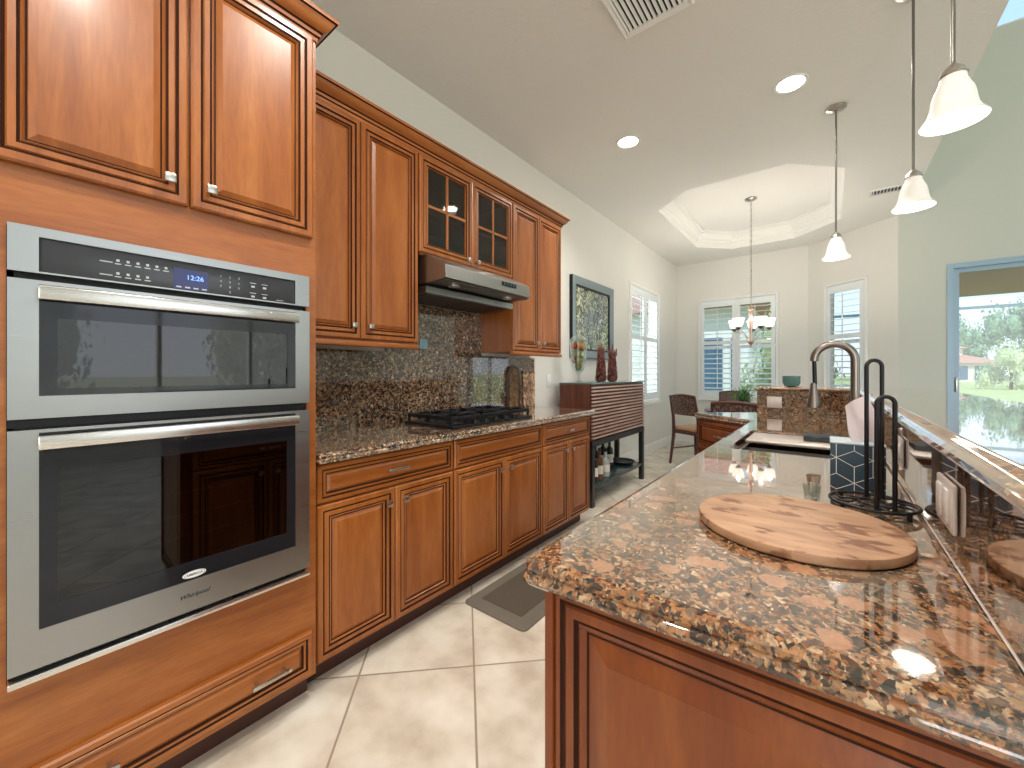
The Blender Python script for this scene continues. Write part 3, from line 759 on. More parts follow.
# --- two decorative pieces leaning at the far end of the left counter
def arch(w_, h_, n=12):
    r = w_/2; return [(-r, 0), (r, 0), (r, h_-r)]+[(r*math.cos(PI*k/n), h_-r+r*math.sin(PI*k/n)) for k in range(1, n)]+[(-r, h_-r)]
M = Mx(FX+.026, 2.655, .915)
t = thing('arched_board', 'dark arched decorative board leaning on the granite backsplash', 'board', (FX+.04, 2.655, .915))
mbb = MB(); mbb.prism(arch(.17, .36), 0, .016, 0, M); mbb.build('board', pbr('dark_brown_lacquer', (.05, .025, .015), .25, bump=.2, bscale=60), t)
mbb = MB(); mbb.prism(arch(.12, .33), .0165, .019, 0, M @ Matrix.Translation((0, .012, 0)))
def speckle(name, stops, scale, dist=1.5, rough=.5):
    m, nt, b = newmat(name); mp = coords(nt); n = nt.nodes.new('ShaderNodeTexNoise'); n.inputs['Scale'].default_value = scale; n.inputs['Detail'].default_value = 5; n.inputs['Distortion'].default_value = dist
    nt.links.new(mp.outputs[0], n.inputs['Vector']); r = ramp(nt, stops); nt.links.new(n.outputs[0], r.inputs[0]); nt.links.new(r.outputs[0], b.inputs['Base Color']); b.inputs['Roughness'].default_value = rough
    return m
mbb.build('carved_face', speckle('bronze_carving', [(.35, (.02, .01, .008)), (.5, (.16, .08, .03)), (.65, (.38, .22, .10))], 30), t)
M = Mx(FX+.026, 2.885, .915)
t = thing('figure_plaque', 'painted figure plaque in brown and cream at the end of the backsplash', 'plaque', (FX+.04, 2.885, .915))
mbb = MB(); mbb.rbox(-.085, .085, 0, .31, 0, .014, .003, 0, M); mbb.build('board', speckle('cream_and_brown_painting', [(.36, (.05, .02, .015)), (.46, (.32, .15, .08)), (.56, (.62, .45, .28)), (.7, (.75, .62, .45))], 16), t)
mbb = MB(); mbb.lathe([(.022, 0), (.022, .006), (0, .010)], n=16, M=M @ Matrix.Translation((0, .245, .0135))); mbb.build('head', pbr('skin_tan_paint', (.45, .26, .16), .5), t)
mbb = MB(); mbb.prism([(-.05, .02), (.05, .02), (.035, .14), (.045, .19), (.018, .222), (-.018, .222), (-.045, .19), (-.035, .14)], .0135, .019, 0, M); mbb.build('robe', speckle('robe_paint', [(.4, (.10, .03, .02)), (.55, (.50, .30, .18)), (.65, (.7, .58, .42))], 34), t)

# --- floor mat
mt = thing('floor_mat', 'brown cushioned kitchen mat on the tile before the cooktop cabinets', 'mat', (-1.3, 2.0, 0))
o = slab(rrect(-1.515, -1.11, 1.50, 2.50, .03), [(0, .001), (0, .006), (.012, .016), (.02, .017)]).build('border', M_gripblk, mt)
o = slab(rrect(-1.445, -1.18, 1.57, 2.43, .006), [(0, .0165), (0, .019), (.003, .020)]).build('centre', M_matin, mt)

# ------------------------------------------------------------------ ISLAND
IX0 = -.403; IY0 = .522; SX = .158; SYB = 3.52
isl = [(IX0, IY0), (SX+.01, IY0+.026), (SX+.01, SYB+.01), (-.45, SYB+.01), (-.81, 3.265), (-.387, 2.92)]
isl = fillet(isl, [0, 4, 5], .03)
sink_hole = rrect(-.315, .075, 1.80, 2.44, .03)
SPI = [(.022, .871), (.006, .873), (.001, .878), (0, .884), (.003, .890), (.007, .893), (.004, .898), (.005, .905), (.010, .911), (.020, .914)]
o = slab(isl, SPI, [sink_hole]).build('island_countertop', M_gr_isl, ang=30)
tag(o, 'glossy tan and black granite countertop on the kitchen island', 'countertop')
ibx = -.363
def isl_unit(a, b_, label, near=False, M_end=None):
    t = thing('island_cabinet', label, 'cabinet', (-.1, (a+b_)/2, 0), 'cabinets of the kitchen island')
    if 'sink' in label:
        mb = MB().box(ibx, SX+.02, a, a+.018, .10, .870).box(ibx, SX+.02, b_-.018, b_, .10, .870).box(ibx, ibx+.018, a+.018, b_-.018, .10, .870).box(ibx, SX+.02, a+.018, b_-.018, .10, .118)
    else: mb = MB().box(ibx, SX+.02, a, b_, .10, .870)
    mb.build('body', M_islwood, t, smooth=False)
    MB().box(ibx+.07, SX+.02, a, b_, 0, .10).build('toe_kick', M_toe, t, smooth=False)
    w_ = b_-a-.012
    MI = lambda y, z: frame_M((ibx-.02, y, z), (0, -1, 0), (0, 0, 1))
    d = front('drawer', t, MI(b_-.006, .712), w_, .147, DRAWP, M_woodh)
    if 'sink' not in label: pull(d, MI(b_-.006, .712), w_/2, .073, .11)
    hw = (w_-.004)/2
    for k in range(2):
        M = MI(b_-.006-k*(hw+.004), .115); dd = front('door', t, M, hw, .590, DOORP); knob(dd, M, hw-.042 if k == 0 else .042, .53)
    return t
PO = .590
i1 = isl_unit(PO+.003, 1.30, 'near island cabinet with large raised end panel under the granite corner')
i2 = isl_unit(1.30, 2.50, 'middle island cabinet under the sink, its fronts turned to the cooktop')
i3 = isl_unit(2.50, 2.90, 'far island cabinet beyond the sink, before the angled wing')
# near end panel of the island (faces the camera), with bead frame
ENDP = lambda t: [(0, -t, 0), (0, -.002, 0), (.003, 0, 0), (.010, 0, 0), (.013, -.004, 1), (.017, -.004, 1), (.020, -.001, 0), (.034, 0, 0), (.037, -.005, 1), (.041, -.005, 1), (.044, -.001, 0), (.052, -.010, 0), (.056, -.011, 1), (.085, -.003, 0), (.088, -.002, 0)]
M = frame_M((ibx+.016, .550, .10), (1, .046, 0), (0, 0, 1))
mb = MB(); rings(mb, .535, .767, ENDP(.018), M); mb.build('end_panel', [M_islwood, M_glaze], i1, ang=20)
MB().rbox(ibx-.001, ibx+.015, .546, PO+.003, .10, .870, .003).build('corner_post', M_islwood, i1)
# angled wing cabinet
wa = Vector((-.378, 2.925)); wb = Vector((-.775, 3.268)); d_ = (wb-wa).normalized()
t = thing('wing_cabinet', 'reddish-brown angled cabinet under the jutting tip of the island counter', 'cabinet', (-.5, 3.2, 0))
poly = [(-.36, 2.94), (SX+.02, 2.94), (SX+.02, 3.50), (-.45, 3.50), (-.775, 3.275)]
MB().prism([(-.36, 2.905), (SX+.02, 2.905), (SX+.02, 3.50), (-.45, 3.50), (-.77, 3.272)], .10, .870).build('body', M_islwood, t, smooth=False)
MB().prism([(-.30, 2.96), (SX+.02, 2.96), (SX+.02, 3.49), (-.43, 3.49), (-.70, 3.29)], 0, .10).build('toe_kick', M_toe, t, smooth=False)
pa = Vector((-.36, 2.905)); pb = Vector((-.77, 3.272)); ud = (pa-pb).normalized(); L = (pa-pb).length
nrm = Vector((ud.y, -ud.x))
for k in range(4):
    z0 = .125+k*.184; M = frame_M((pb.x+ud.x*.01+nrm.x*.018, pb.y+ud.y*.01+nrm.y*.018, z0), (ud.x, ud.y, 0), (0, 0, 1))
    d = front('drawer', t, M, L-.02, .178, DRAWP, M_islwood, .017); pull(d, M, (L-.02)/2, .09, .1)

M_gr_isplash = granite('reddish_brown_granite_splash', 95, [(p, (c[0]*1.0, c[1]*.82, c[2]*.68)) for p, c in G_dark], rough=.05)
# pony wall, splash, raised bar top
struct(MB().box(SX+.021, .30, .60, 3.68, 0, 1.083).build('wall_bar', M_wallg, smooth=False))
struct(MB().box(-.41, SX+.0205, SYB+.021, 3.68, 0, 1.083).build('wall_bar_end', M_wallg, smooth=False))
o = MB().box(SX, SX+.02, .572, SYB, .9145, 1.083).box(-.42, SX+.02, SYB, SYB+.02, .9145, 1.083).build('backsplash', M_gr_isplash, smooth=False)
tag(o, 'low speckled granite splash between island counter and raised bar', 'backsplash')
MB().box(SX-.0014, SX-.0002, .575, SYB, .9142, .9155).build('caulk_line', M_plate, o, smooth=False)
bt = [(-.44, SYB-.018), (SX-.016, SYB-.018), (SX-.016, .535), (.58, .535), (.58, 3.86), (-.44, 3.86)]
o = slab(bt, [(.014, 1.084), (.003, 1.087), (0, 1.093), (.003, 1.0985), (.012, 1.103), (.022, 1.1065), (.032, 1.109), (.036, 1.111)]).build('bar_countertop', M_gr_isl, ang=25)
tag(o, 'polished granite raised bar counter running behind the sink', 'countertop')

# splash plates
plate2(frame_M((SX-.001, .965, 1.005), (0, -1, 0), (0, 0, 1)), .118, .078, 'almond switch plate low on the granite splash nearest the cutting board', 2)
plate2(frame_M((SX-.001, 1.505, 1.005), (0, -1, 0), (0, 0, 1)), .100, .078, 'almond outlet plate on the granite splash behind the wire holder', 1, False)
plate2(frame_M((-.31, SYB-.001, .998), (1, 0, 0), (0, 0, 1)), .092, .082, 'square almond outlet plate on the far granite splash left of the faucet', 2, False)

# --- sink
sk = thing('kitchen_sink', 'undermount stainless sink with a wide rear ledge in the island counter', 'sink', (-.12, 2.12, .68))
def bowl(x0, x1, y0, y1, z0, z1):
    mb = MB(); A = rrect(x0, x1, y0, y1, .035, 4); n = len(A)
    rs = [[(x, y, z1) for x, y in inset(A, -.006)], [(x, y, z1) for x, y in A], [(x, y, z0+.03) for x, y in inset(A, .004)], [(x, y, z0+.006) for x, y in inset(A, .014)], [(x, y, z0) for x, y in inset(A, .032)]]
    mb.add([p for r_ in rs for p in r_], [(j*n+i, j*n+(i+1) % n, (j+1)*n+(i+1) % n, (j+1)*n+i) for j in range(4) for i in range(n)]+[tuple(4*n+i for i in range(n))])
    return mb
for y0, y1 in ((1.812, 2.13),):
    o = bowl(-.303, .063, y0, y1, .69, .872 if y0 < 2 else .872).build('basin', M_steel, sk)
    MB().lathe([(.04, 0), (.036, .003), (.02, -.002), (0, -.002)], (-.12, (y0+y1)/2, .692), 20).build('drain', M_nickel, o)
MB().rbox(-.303, .063, 2.134, 2.428, .893, .905, .003).build('ledge', steel('ledge_steel_pink_reflection', (.74, .66, .62), .33), sk)  # steel tinted pink: the splash's reflection is put into the colour
mb = slab(rrect(-.322, .082, 1.793, 2.447, .035), [(0, .860), (0, .8705)], [rrect(-.303, .063, 1.812, 2.428, .03)]); mb.build('rim', M_steelh, sk, smooth=False)

# dark folded dishcloth on the far rim
mb = MB(); cl = []
for i in range(13):
    for j in range(9):
        x = -.088+.13*i/12; y = 2.27+.15*j/8; cl.append((x, y, .917+.008+.003*math.sin(i*1.1+j*.7)+.002*math.sin(j*2.3)))
n = len(cl); fs = [(i*9+j, (i+1)*9+j, (i+1)*9+j+1, i*9+j+1) for i in range(12) for j in range(8)]
bm = bmesh.new(); vv = [bm.verts.new(p) for p in cl]
for f in fs: bm.faces.new([vv[k] for k in f])
ex = bmesh.ops.extrude_face_region(bm, geom=bm.faces[:])
for v in [g for g in ex['geom'] if isinstance(g, bmesh.types.BMVert)]: v.co.z = .9055
mb.bm(bm); o = mb.build('dish_cloth', pbr('charcoal_cloth', (.045, .05, .055), .9, bump=.4, bscale=300)); origin_to_base(o)
tag(o, 'folded charcoal dish cloth lying on the rear ledge of the sink', 'cloth')

# --- faucet
fx, fy = .090, 2.22
fc = thing('kitchen_faucet', 'tall gooseneck pull-down faucet in dark brushed nickel behind the sink', 'faucet', (fx, fy, .9145))
MB().lathe([(.030, .9145), (.030, .920), (.024, .926), (.022, .99), (.017, .998), (0, .998)], (fx, fy, 0), 24).build('base', M_fnickel, fc)
ra = .069; zc = 1.272
pts = [(fx, fy, .99), (fx, fy, 1.08), (fx, fy, 1.19)]+[(fx-ra+ra*math.cos(a), fy-.008*k/14, zc+ra*math.sin(a)) for k, a in ((k, PI*k/14*1.02) for k in range(15))]
MB().tube(pts, .0155, 14).build('spout', M_fnickel, fc)
ex_ = pts[-1]
MB().cyl(ex_, (ex_[0]+.003, ex_[1], 1.165), .008, n=12).build('hose', M_black, fc)
MB().lathe([(.0095, 0), (.012, -.012), (.013, -.03), (.026, -.095), (.027, -.108), (.018, -.110), (0, -.110)], (ex_[0]-.002, ex_[1], 1.172), 20).build('spray_head', M_fnickel, fc)
MB().cyl((fx, fy+.015, .955), (fx, fy+.045, .96), .012, n=12).tube([(fx, fy+.045, .96), (fx+.005, fy+.07, .985), (fx+.01, fy+.08, 1.03)], [.007, .006, .005], 8).build('lever', M_fnickel, fc)

# --- tissue box + tissue
tb = thing('tissue_box', 'navy tissue box with white cube line pattern and a pale pink tissue', 'tissue box', (.060, 1.395, .9145))
bx0, bx1, by0, by1 = .005, .112, 1.335, 1.445; bz0, bz1 = .915, 1.037
MB().rbox(bx0, bx1, by0, by1, bz0, bz1, .003).build('carton', pbr('navy_cardboard', (.032, .060, .085), .5), tb)
MB().rbox(bx0-.001, bx1+.001, by0-.001, by1+.001, bz1-.003, bz1+.002, .002).build('carton_top', pbr('pale_carton_top', (.42, .48, .52), .5), tb)
# isometric cube lines printed on the three visible faces
ln = MB()
def linework(M, w_, h_):
    s = .041; r3 = s*math.sqrt(3)/2
    seen = []
    def seg(a, b_):
        key = tuple(sorted(((round(a.x, 3), round(a.y, 3)), (round(b_.x, 3), round(b_.y, 3)))))
        mk_ = (a+b_)/2
        if any((mk_-o_).length < .004 for o_ in seen): return
        seen.append(mk_); a = Vector(a); b_ = Vector(b_)
        # clip
        t0, t1 = 0, 1; d = b_-a
        for p, q in ((-d.x, a.x), (d.x, w_-a.x), (-d.y, a.y), (d.y, h_-a.y)):
            if abs(p) < 1e-9:
                if q < 0: return
            else:
                t = q/p
                if p < 0: t0 = max(t0, t)
                else: t1 = min(t1, t)
        if t0 >= t1: return
        A = a+d*t0; B = a+d*t1; e = (B-A)
        if e.length < .002: return
        n_ = Vector((-e.y, e.x)).normalized()*.00065
        ln.add([M @ Vector((p.x, p.y, .0004)) for p in (A-n_, B-n_, B+n_, A+n_)], [(0, 1, 2, 3)])
    for j in range(-1, 4):
        for i in range(-1, 5):
            c = Vector((i*2*r3+(j % 2)*r3+.012, j*1.5*s+.002))
            for a in (270, 30, 150): seg(c, c+Vector((math.cos(R(a)), math.sin(R(a))))*s)
            hx = [c+Vector((math.cos(R(a)), math.sin(R(a))))*s for a in (30, 90, 150, 210, 270, 330)]
            for k in range(6): seg(hx[k], hx[(k+1) % 6])
linework(frame_M((bx0, by0, bz0), (1, 0, 0), (0, 0, 1)), bx1-bx0, bz1-bz0-.004)
linework(frame_M((bx0, by1, bz0), (0, -1, 0), (0, 0, 1)), by1-by0, bz1-bz0-.004)
ln.build('line_pattern', M_whitep, tb, smooth=False)
bm = bmesh.new()
def sheet(bm, quad, bow, n=8):
    a, b_, c, d = [Vector(p) for p in quad]; g = []
    nn = (b_-a).cross(d-a).normalized()
    for i in range(n+1):
        for j in range(n+1):
            u, v = i/n, j/n; p = a*(1-u)*(1-v)+b_*u*(1-v)+c*u*v+d*(1-u)*v
            g.append(bm.verts.new(p+nn*bow*math.sin(PI*u*1.0)*(1-.4*v)+nn*.004*math.sin(7*u+5*v)))
    for i in range(n):
        for j in range(n): bm.faces.new([g[i*(n+1)+j], g[(i+1)*(n+1)+j], g[(i+1)*(n+1)+j+1], g[i*(n+1)+j+1]])
sheet(bm, [(.050, 1.395, 1.030), (.082, 1.375, 1.030), (.086, 1.395, 1.166), (.034, 1.405, 1.128)], .006)
sheet(bm, [(.068, 1.385, 1.030), (.095, 1.405, 1.030), (.110, 1.385, 1.085), (.082, 1.402, 1.160)], -.010)
bmesh.ops.solidify(bm, geom=bm.faces[:], thickness=.0015)
mb = MB(); mb.bm(bm); mb.build('tissue', pbr('pale_pink_tissue', (.84, .75, .75), .9), tb)

# --- paper towel holder
hx, hy = .078, 1.195; hz = .9145
ph = thing('paper_towel_holder', 'empty black wire paper towel holder on the island counter', 'holder', (hx, hy, hz))
rr_ = .075
def circ(r, z, n=40, c=(hx, hy)): return [(c[0]+r*math.cos(2*PI*k/n), c[1]+r*math.sin(2*PI*k/n), z) for k in range(n)]
mb = MB().tube(circ(rr_, hz+.016), .0035, 8, closed=True).tube(circ(.024, hz+.016, 24), .003, 8, closed=True)
for k in range(10):
    a = 2*PI*k/10
    mb.tube([(hx+(.024+(rr_-.024)*s)*math.cos(a+.55*math.sin(PI*s)), hy+(.024+(rr_-.024)*s)*math.sin(a+.55*math.sin(PI*s)), hz+.016) for s in [q/8 for q in range(9)]], .0025, 6)
for k in range(4):
    a = PI/4+PI/2*k; mb.cyl((hx+rr_*math.cos(a), hy+rr_*math.sin(a), hz+.0005), (hx+rr_*math.cos(a), hy+rr_*math.sin(a), hz+.016), .005, n=8)
mb.build('base', M_iron, ph)
def loop(c0, c1, z0, z1, r=.0042):
    c0 = Vector(c0); c1 = Vector(c1); m = (c0+c1)/2; h_ = (c1-c0)/2; rad = h_.length
    pts = [(c0.x, c0.y, z0), (c0.x, c0.y, (z0+z1)/2), (c0.x, c0.y, z1-rad-.002)]
    pts += [(m.x-h_.x*math.cos(a), m.y-h_.y*math.cos(a), z1-rad+rad*math.sin(a)) for a in [PI*k/10 for k in range(11)]]
    pts += [(c1.x, c1.y, (z0+z1)/2), (c1.x, c1.y, z0)]
    return MB().tube(pts, r, 10)
loop((.070, 1.232), (.097, 1.243), hz+.012, 1.247).build('centre_post', M_iron, ph)
loop((.080, 1.125), (.108, 1.131), hz+.012, 1.169).build('tension_arm', M_iron, ph)

# --- cutting board
cbm, cnt, cbb = newmat('worn_cutting_board_wood')
mp = coords(cnt, (2.2, 9, 9), (0, 0, R(-28))); n1 = cnt.nodes.new('ShaderNodeTexNoise'); n1.inputs['Scale'].default_value = 4; n1.inputs['Detail'].default_value = 6; cnt.links.new(mp.outputs[0], n1.inputs['Vector'])
r1 = ramp(cnt, [(.3, (.27, .135, .068)), (.5, (.37, .20, .107)), (.7, (.45, .27, .155))]); cnt.links.new(n1.outputs[0], r1.inputs[0])
mp = coords(cnt, (7, 15, 9), (0, 0, R(-28))); n2 = cnt.nodes.new('ShaderNodeTexNoise'); n2.inputs['Scale'].default_value = 2.6; n2.inputs['Detail'].default_value = 5; cnt.links.new(mp.outputs[0], n2.inputs['Vector'])
r2 = ramp(cnt, [(.56, (1, 1, 1)), (.63, (.45, .32, .25))]); cnt.links.new(n2.outputs[0], r2.inputs[0])
cnt.links.new(mix(cnt, 1.0, r1.outputs[0], r2.outputs[0], 'MULTIPLY'), cbb.inputs['Base Color']); cbb.inputs['Roughness'].default_value = .5
o = MB().lathe([(.0, .0), (.165, .0), (.1685, .003), (.169, .012), (.1675, .0165), (.164, .018), (0, .018)], n=96).build('cutting_board', cbm)
o.location = (-.051, .953, .9155); tag(o, 'round worn wooden cutting board lying on the island granite', 'cutting board')
# --- shot glass
o = MB().lathe([(0, 0), (.013, 0), (.014, .003), (.018, .042), (.0168, .042), (.0130, .010), (0, .008)], n=24).build('shot_glass', M_jar)
o.location = (-.030, 1.175, .9145); tag(o, 'small clear shot glass behind the cutting board', 'glass')
# --- bowl
o = MB().lathe([(r*.86, z*.9) for r, z in ((.03, 0), (.052, .004), (.065, .03), (.066, .088), (.062, .088), (.061, .032), (.045, .010), (0, .009))], n=32).build('bowl', [pbr('teal_glazed_bowl', (.085, .18, .165), .25)])
o.location = (-.215, 3.66, 1.1115); tag(o, 'small teal glazed bowl on the far raised bar top', 'bowl')

# ------------------------------------------------------------------ LAMPS
def pendant(x, y, label, zb=2.03):
    t = thing('pendant_lamp', label, 'pendant lamp', (x, y, zb), 'bell pendants over the bar')
    MB().lathe([(.062, CZ-.001), (.062, CZ-.012), (.040, CZ-.024), (.012, CZ-.03), (0, CZ-.03)], (x, y, 0), 28).build('canopy', M_nickel, t)
    MB().cyl((x, y, zb+.18), (x, y, CZ-.025), .0058, n=12).build('rod', M_bronze, t)
    MB().lathe([(.009, zb+.185), (.014, zb+.178), (.028, zb+.165), (.035, zb+.147), (.031, zb+.143), (0, zb+.143)], (x, y, 0), 24).build('fitter', M_nickel, t)
    MB().lathe([(r*.9, zb+z*.93) for r, z in ((.034, .158), (.036, .140), (.043, .122), (.052, .103), (.057, .082), (.060, .060), (.064, .040), (.072, .022), (.084, .007), (.090, 0), (.087, -.001), (.080, .007), (.068, .022), (.060, .040), (.056, .060), (.053, .082), (.048, .102), (.039, .120), (.033, .138), (.031, .158))], (x, y, 0), 40).build('shade', M_shade, t)
    MB().lathe([(0, zb+.045), (.018, zb+.055), (.024, zb+.075), (.018, zb+.10), (.010, zb+.12), (0, zb+.12)], (x, y, 0), 16).build('bulb', M_lamp, t)
    light('pendant_light', 'POINT', (x, y, zb+.03), 2.5, WARM, radius=.02)
pendant(.318, 1.90, 'nearest and largest-looking bell glass pendant, at the upper right')
pendant(.330, 2.77, 'middle bell glass pendant over the side bar')
pendant(.045, 3.66, 'farthest bell glass pendant, hanging over the far bar corner')
def can(x, y, label):
    t = thing('recessed_light', label, 'ceiling light', (x, y, CZ), 'round recessed ceiling lights')
    MB().lathe([(.075, CZ-.001), (.095, CZ-.001), (.093, CZ-.008), (.076, CZ-.006)], (x, y, 0), 36, closed=True).build('trim_ring', M_white, t)
    MB().lathe([(.0755, CZ-.002), (.0, CZ-.002)], (x, y, 0), 32).build('lens', M_lamp, t)
    light('recessed_spot', 'SPOT', (x, y, CZ-.02), 60, (1, .95, .88), spot=140, radius=.07, blend=.8)
can(-.19, 3.17, 'round recessed ceiling light nearest the pendants')
can(-1.28, 3.15, 'round recessed ceiling light nearer the left wall')
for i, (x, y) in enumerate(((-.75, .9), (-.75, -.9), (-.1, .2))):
    light('fill_spot', 'SPOT', (x, y, CZ-.02), 75, (1, .95, .88), spot=168, radius=.07, blend=1)  # unseen spots without fixtures, added to brighten the kitchen

# ceiling vents
def vent(x0, x1, y0, y1, label, axis, ns, f=.044):
    t = thing('ceiling_vent', label, 'vent', ((x0+x1)/2, (y0+y1)/2, CZ-.02))
    M = frame_M((x0, y1, CZ-.0005), (1, 0, 0), (0, -1, 0)); w_, h_ = x1-x0, y1-y0
    mb = MB(); rings(mb, w_, h_, [(0, 0, 0), (.003, .010, 0), (f*.25, .014, 0), (f*.6, .008, 0), (f*.77, .014, 0), (f, .010, 0), (f, .001, 0)], M, cap=False); mb.build('frame', M_white, t, ang=20)
    MB().box(.99*f, w_-.99*f, .99*f, h_-.99*f, .0005, .0015, 0, M).build('duct', M_gap, t, smooth=False)
    mb = MB()
    for k in range(ns):
        if axis == 'x':
            c = f+(w_-2*f)*(k+.5)/ns; Mk = M @ Matrix.Translation((c, h_/2, .008)) @ Matrix.Rotation(R(38), 4, 'Y'); mb.box(-.008, .008, -(h_/2-f), h_/2-f, -.0008, .0008, 0, Mk)
        else:
            c = .03+(h_-.06)*(k+.5)/ns; Mk = M @ Matrix.Translation((w_/2, c, .008)) @ Matrix.Rotation(R(38), 4, 'X'); mb.box(-(w_/2-.03), w_/2-.03, -.010, .010, -.0008, .0008, 0, Mk)
    if ns > 9: mb.box(w_/2-.006, w_/2+.006, f, h_-f, .003, .013, 0, M)
    mb.build('blades', M_white, t, smooth=False)
vent(-.90, -.53, 1.80, 2.17, 'large square white air vent in the kitchen ceiling', 'x', 11)
vent(.34, .62, 5.55, 5.72, 'small rectangular white air vent near the sliding door', 'x', 9, .022)

# chandelier
chx, chy = -.735, 5.62; cz0 = 1.52
t = thing('chandelier', 'nickel chandelier with upturned frosted glass shades hanging in the dining nook', 'chandelier', (chx, chy, cz0))
MB().lathe([(.065, TZ-.001), (.065, TZ-.012), (.035, TZ-.03), (.01, TZ-.036), (0, TZ-.036)], (chx, chy, 0), 28).build('canopy', M_nickel, t)
mb = MB(); z = TZ-.03
k = 0
while z > cz0+.50:
    a = 0 if k % 2 else PI/2; u = (math.cos(a)*.009, math.sin(a)*.009)
    mb.tube([(chx+u[0]*math.cos(q), chy+u[1]*math.cos(q), z-.018+.020*math.sin(q)) for q in [2*PI*j/10 for j in range(10)]], .0028, 5, closed=True); z -= .031; k += 1
mb.cyl((chx+.004, chy, cz0+.5), (chx+.004, chy, TZ-.03), .0025, n=6); mb.build('chain', M_nickel, t)
MB().lathe([(0, cz0), (.008, cz0+.006), (.010, cz0+.016), (.006, cz0+.024), (.014, cz0+.034), (.032, cz0+.055), (.036, cz0+.066), (.014, cz0+.080), (.011, cz0+.12), (.014, cz0+.16), (.022, cz0+.28), (.026, cz0+.40), (.018, cz0+.445), (.030, cz0+.455), (.030, cz0+.468), (.012, cz0+.478), (.008, cz0+.51), (0, cz0+.512)], (chx, chy, 0), 24).build('column', pbr('warm_nickel_column', (.62, .42, .34), .3, 1), t)
for k in range(5):
    a = R(20+72*k); c, s_ = math.cos(a), math.sin(a)
    P = lambda r, z: (chx+r*.80*c, chy+r*.80*s_, z)
    MB().tube([P(.02, cz0+.06), P(.07, cz0+.115), P(.13, cz0+.17), P(.19, cz0+.198), P(.235, cz0+.200), P(.245, cz0+.21)], .0055, 8).build('arm', M_nickel, t)
    MB().lathe([(.006, cz0+.205), (.020, cz0+.215), (.034, cz0+.232), (.030, cz0+.240), (0, cz0+.240)], P(.245, 0), 18).build('cup', M_bronze, t)
    MB().lathe([(.026, cz0+.238), (.040, cz0+.25), (.052, cz0+.275), (.058, cz0+.31), (.066, cz0+.345), (.063, cz0+.345), (.055, cz0+.31), (.049, cz0+.277), (.037, cz0+.253), (.024, cz0+.241)], P(.245, 0), 24).build('shade', M_shadeup, t)
    MB().lathe([(0, cz0+.24), (.014, cz0+.25), (.018, cz0+.275), (.010, cz0+.30), (0, cz0+.31)], P(.245, 0), 12).build('bulb', M_lamp, t)
    light('chandelier_light', 'POINT', P(.245, cz0+.335), 6, WARM, radius=.03)

# ------------------------------------------------------------------ BAR CABINET WITH SLATS
M_walnut = wood('reddish_walnut', (.10, .030, .018), (.14, .045, .026), (.19, .065, .036), scale=(20, 20, 1.2), rough=.4, coat=.1)
M_slat = wood('slat_brown_with_highlights', (.38, .22, .17), (.52, .33, .27), (.64, .46, .40), scale=(9, 1.5, 9), rough=.4, coat=.2)  # pale pinkish highlights on the slats put into the wood colour
M_blkmetal = pbr('black_painted_frame', (.012, .012, .013), .35)
bc = thing('bar_cabinet', 'brown bar cabinet with slatted doors on an open black frame', 'cabinet', (-1.83, 3.9, 0))
Xb0, Xb1, Yb0, Yb1 = -1.99, -1.65, 3.245, 4.53
MB().box(Xb0, Xb1-.02, Yb0, Yb1, .60, 1.105).build('body', M_walnut, bc, smooth=False)
MB().rbox(Xb0-.003, Xb1+.006, Yb0-.003, Yb1+.003, 1.1055, 1.120, .003).build('glass_top', pbr('grey_green_glass_top', (.10, .15, .14), .06), bc)
for k in range(2):
    a = Yb0+.004+k*(Yb1-Yb0)/2; b_ = a+(Yb1-Yb0)/2-.008
    d = MB().box(Xb1-.0195, Xb1-.012, a, b_, .604, 1.10).build('door', M_toe, bc, smooth=False)
    mb = MB()
    for j in range(15): mb.box(Xb1-.012, Xb1+.004, a, b_, .615+j*.0326, .615+j*.0326+.014)
    mb.build('slats', M_slat, d, smooth=False)
mb = MB()
mb.box(Xb0, Xb1, Yb0, Yb1, .565, .599)
for x in (Xb0, Xb1-.045): mb.box(x, x+.045, Yb0, Yb1, .545, .565)
mb.build('frame_rail', M_blkmetal, bc, smooth=False)
for x in (Xb0, Xb1-.045):
    for y in (Yb0, Yb1-.055): MB().rbox(x, x+.045, y, y+.055, 0, .566, .003).build('leg', M_blkmetal, bc)
MB().rbox(Xb0+.002, Xb1-.002, Yb0+.056, Yb1-.056, .16, .195, .003).build('shelf', pbr('dark_green_black_shelf', (.025, .045, .045), .2), bc)
# bottles on the shelf
BP = lambda H, r: [(0, 0), (r, 0), (r, H*.56), (r*.9, H*.63), (r*.38, H*.72), (r*.36, H*.92), (r*.42, H*.93), (r*.42, H), (0, H)]
gdark = pbr('dark_bottle_glass', (.012, .018, .014), .06); gclear = pbr('smoky_clear_bottle', (.40, .42, .40), .08); gamber = pbr('amber_bottle', (.14, .05, .02), .08)
M_label = pbr('cream_paper_label', (.72, .68, .60), .7)
def bottle(x, y, H, r, m, cap, label, lab=True):
    t = thing('bottle', label, 'bottle', (x, y, .1955), 'bottles on the bar cabinet shelf')
    MB().lathe([(q, .1955+z) for q, z in BP(H, r)], (x, y, 0), 20).build('glass_body', m, t)
    MB().lathe([(r*.46, .1955+H*.95), (r*.46, .1955+H+.004), (0, .1955+H+.004)], (x, y, 0), 14).build('cap', cap, t)
    if lab: MB().lathe([(r+.0008, .1955+H*.18), (r+.0008, .1955+H*.46)], (x, y, 0), 20).build('label', M_label, t)
ccap = pbr('black_cap', (.02, .02, .02), .4); rcap = pbr('wine_red_cap', (.16, .02, .02), .4)
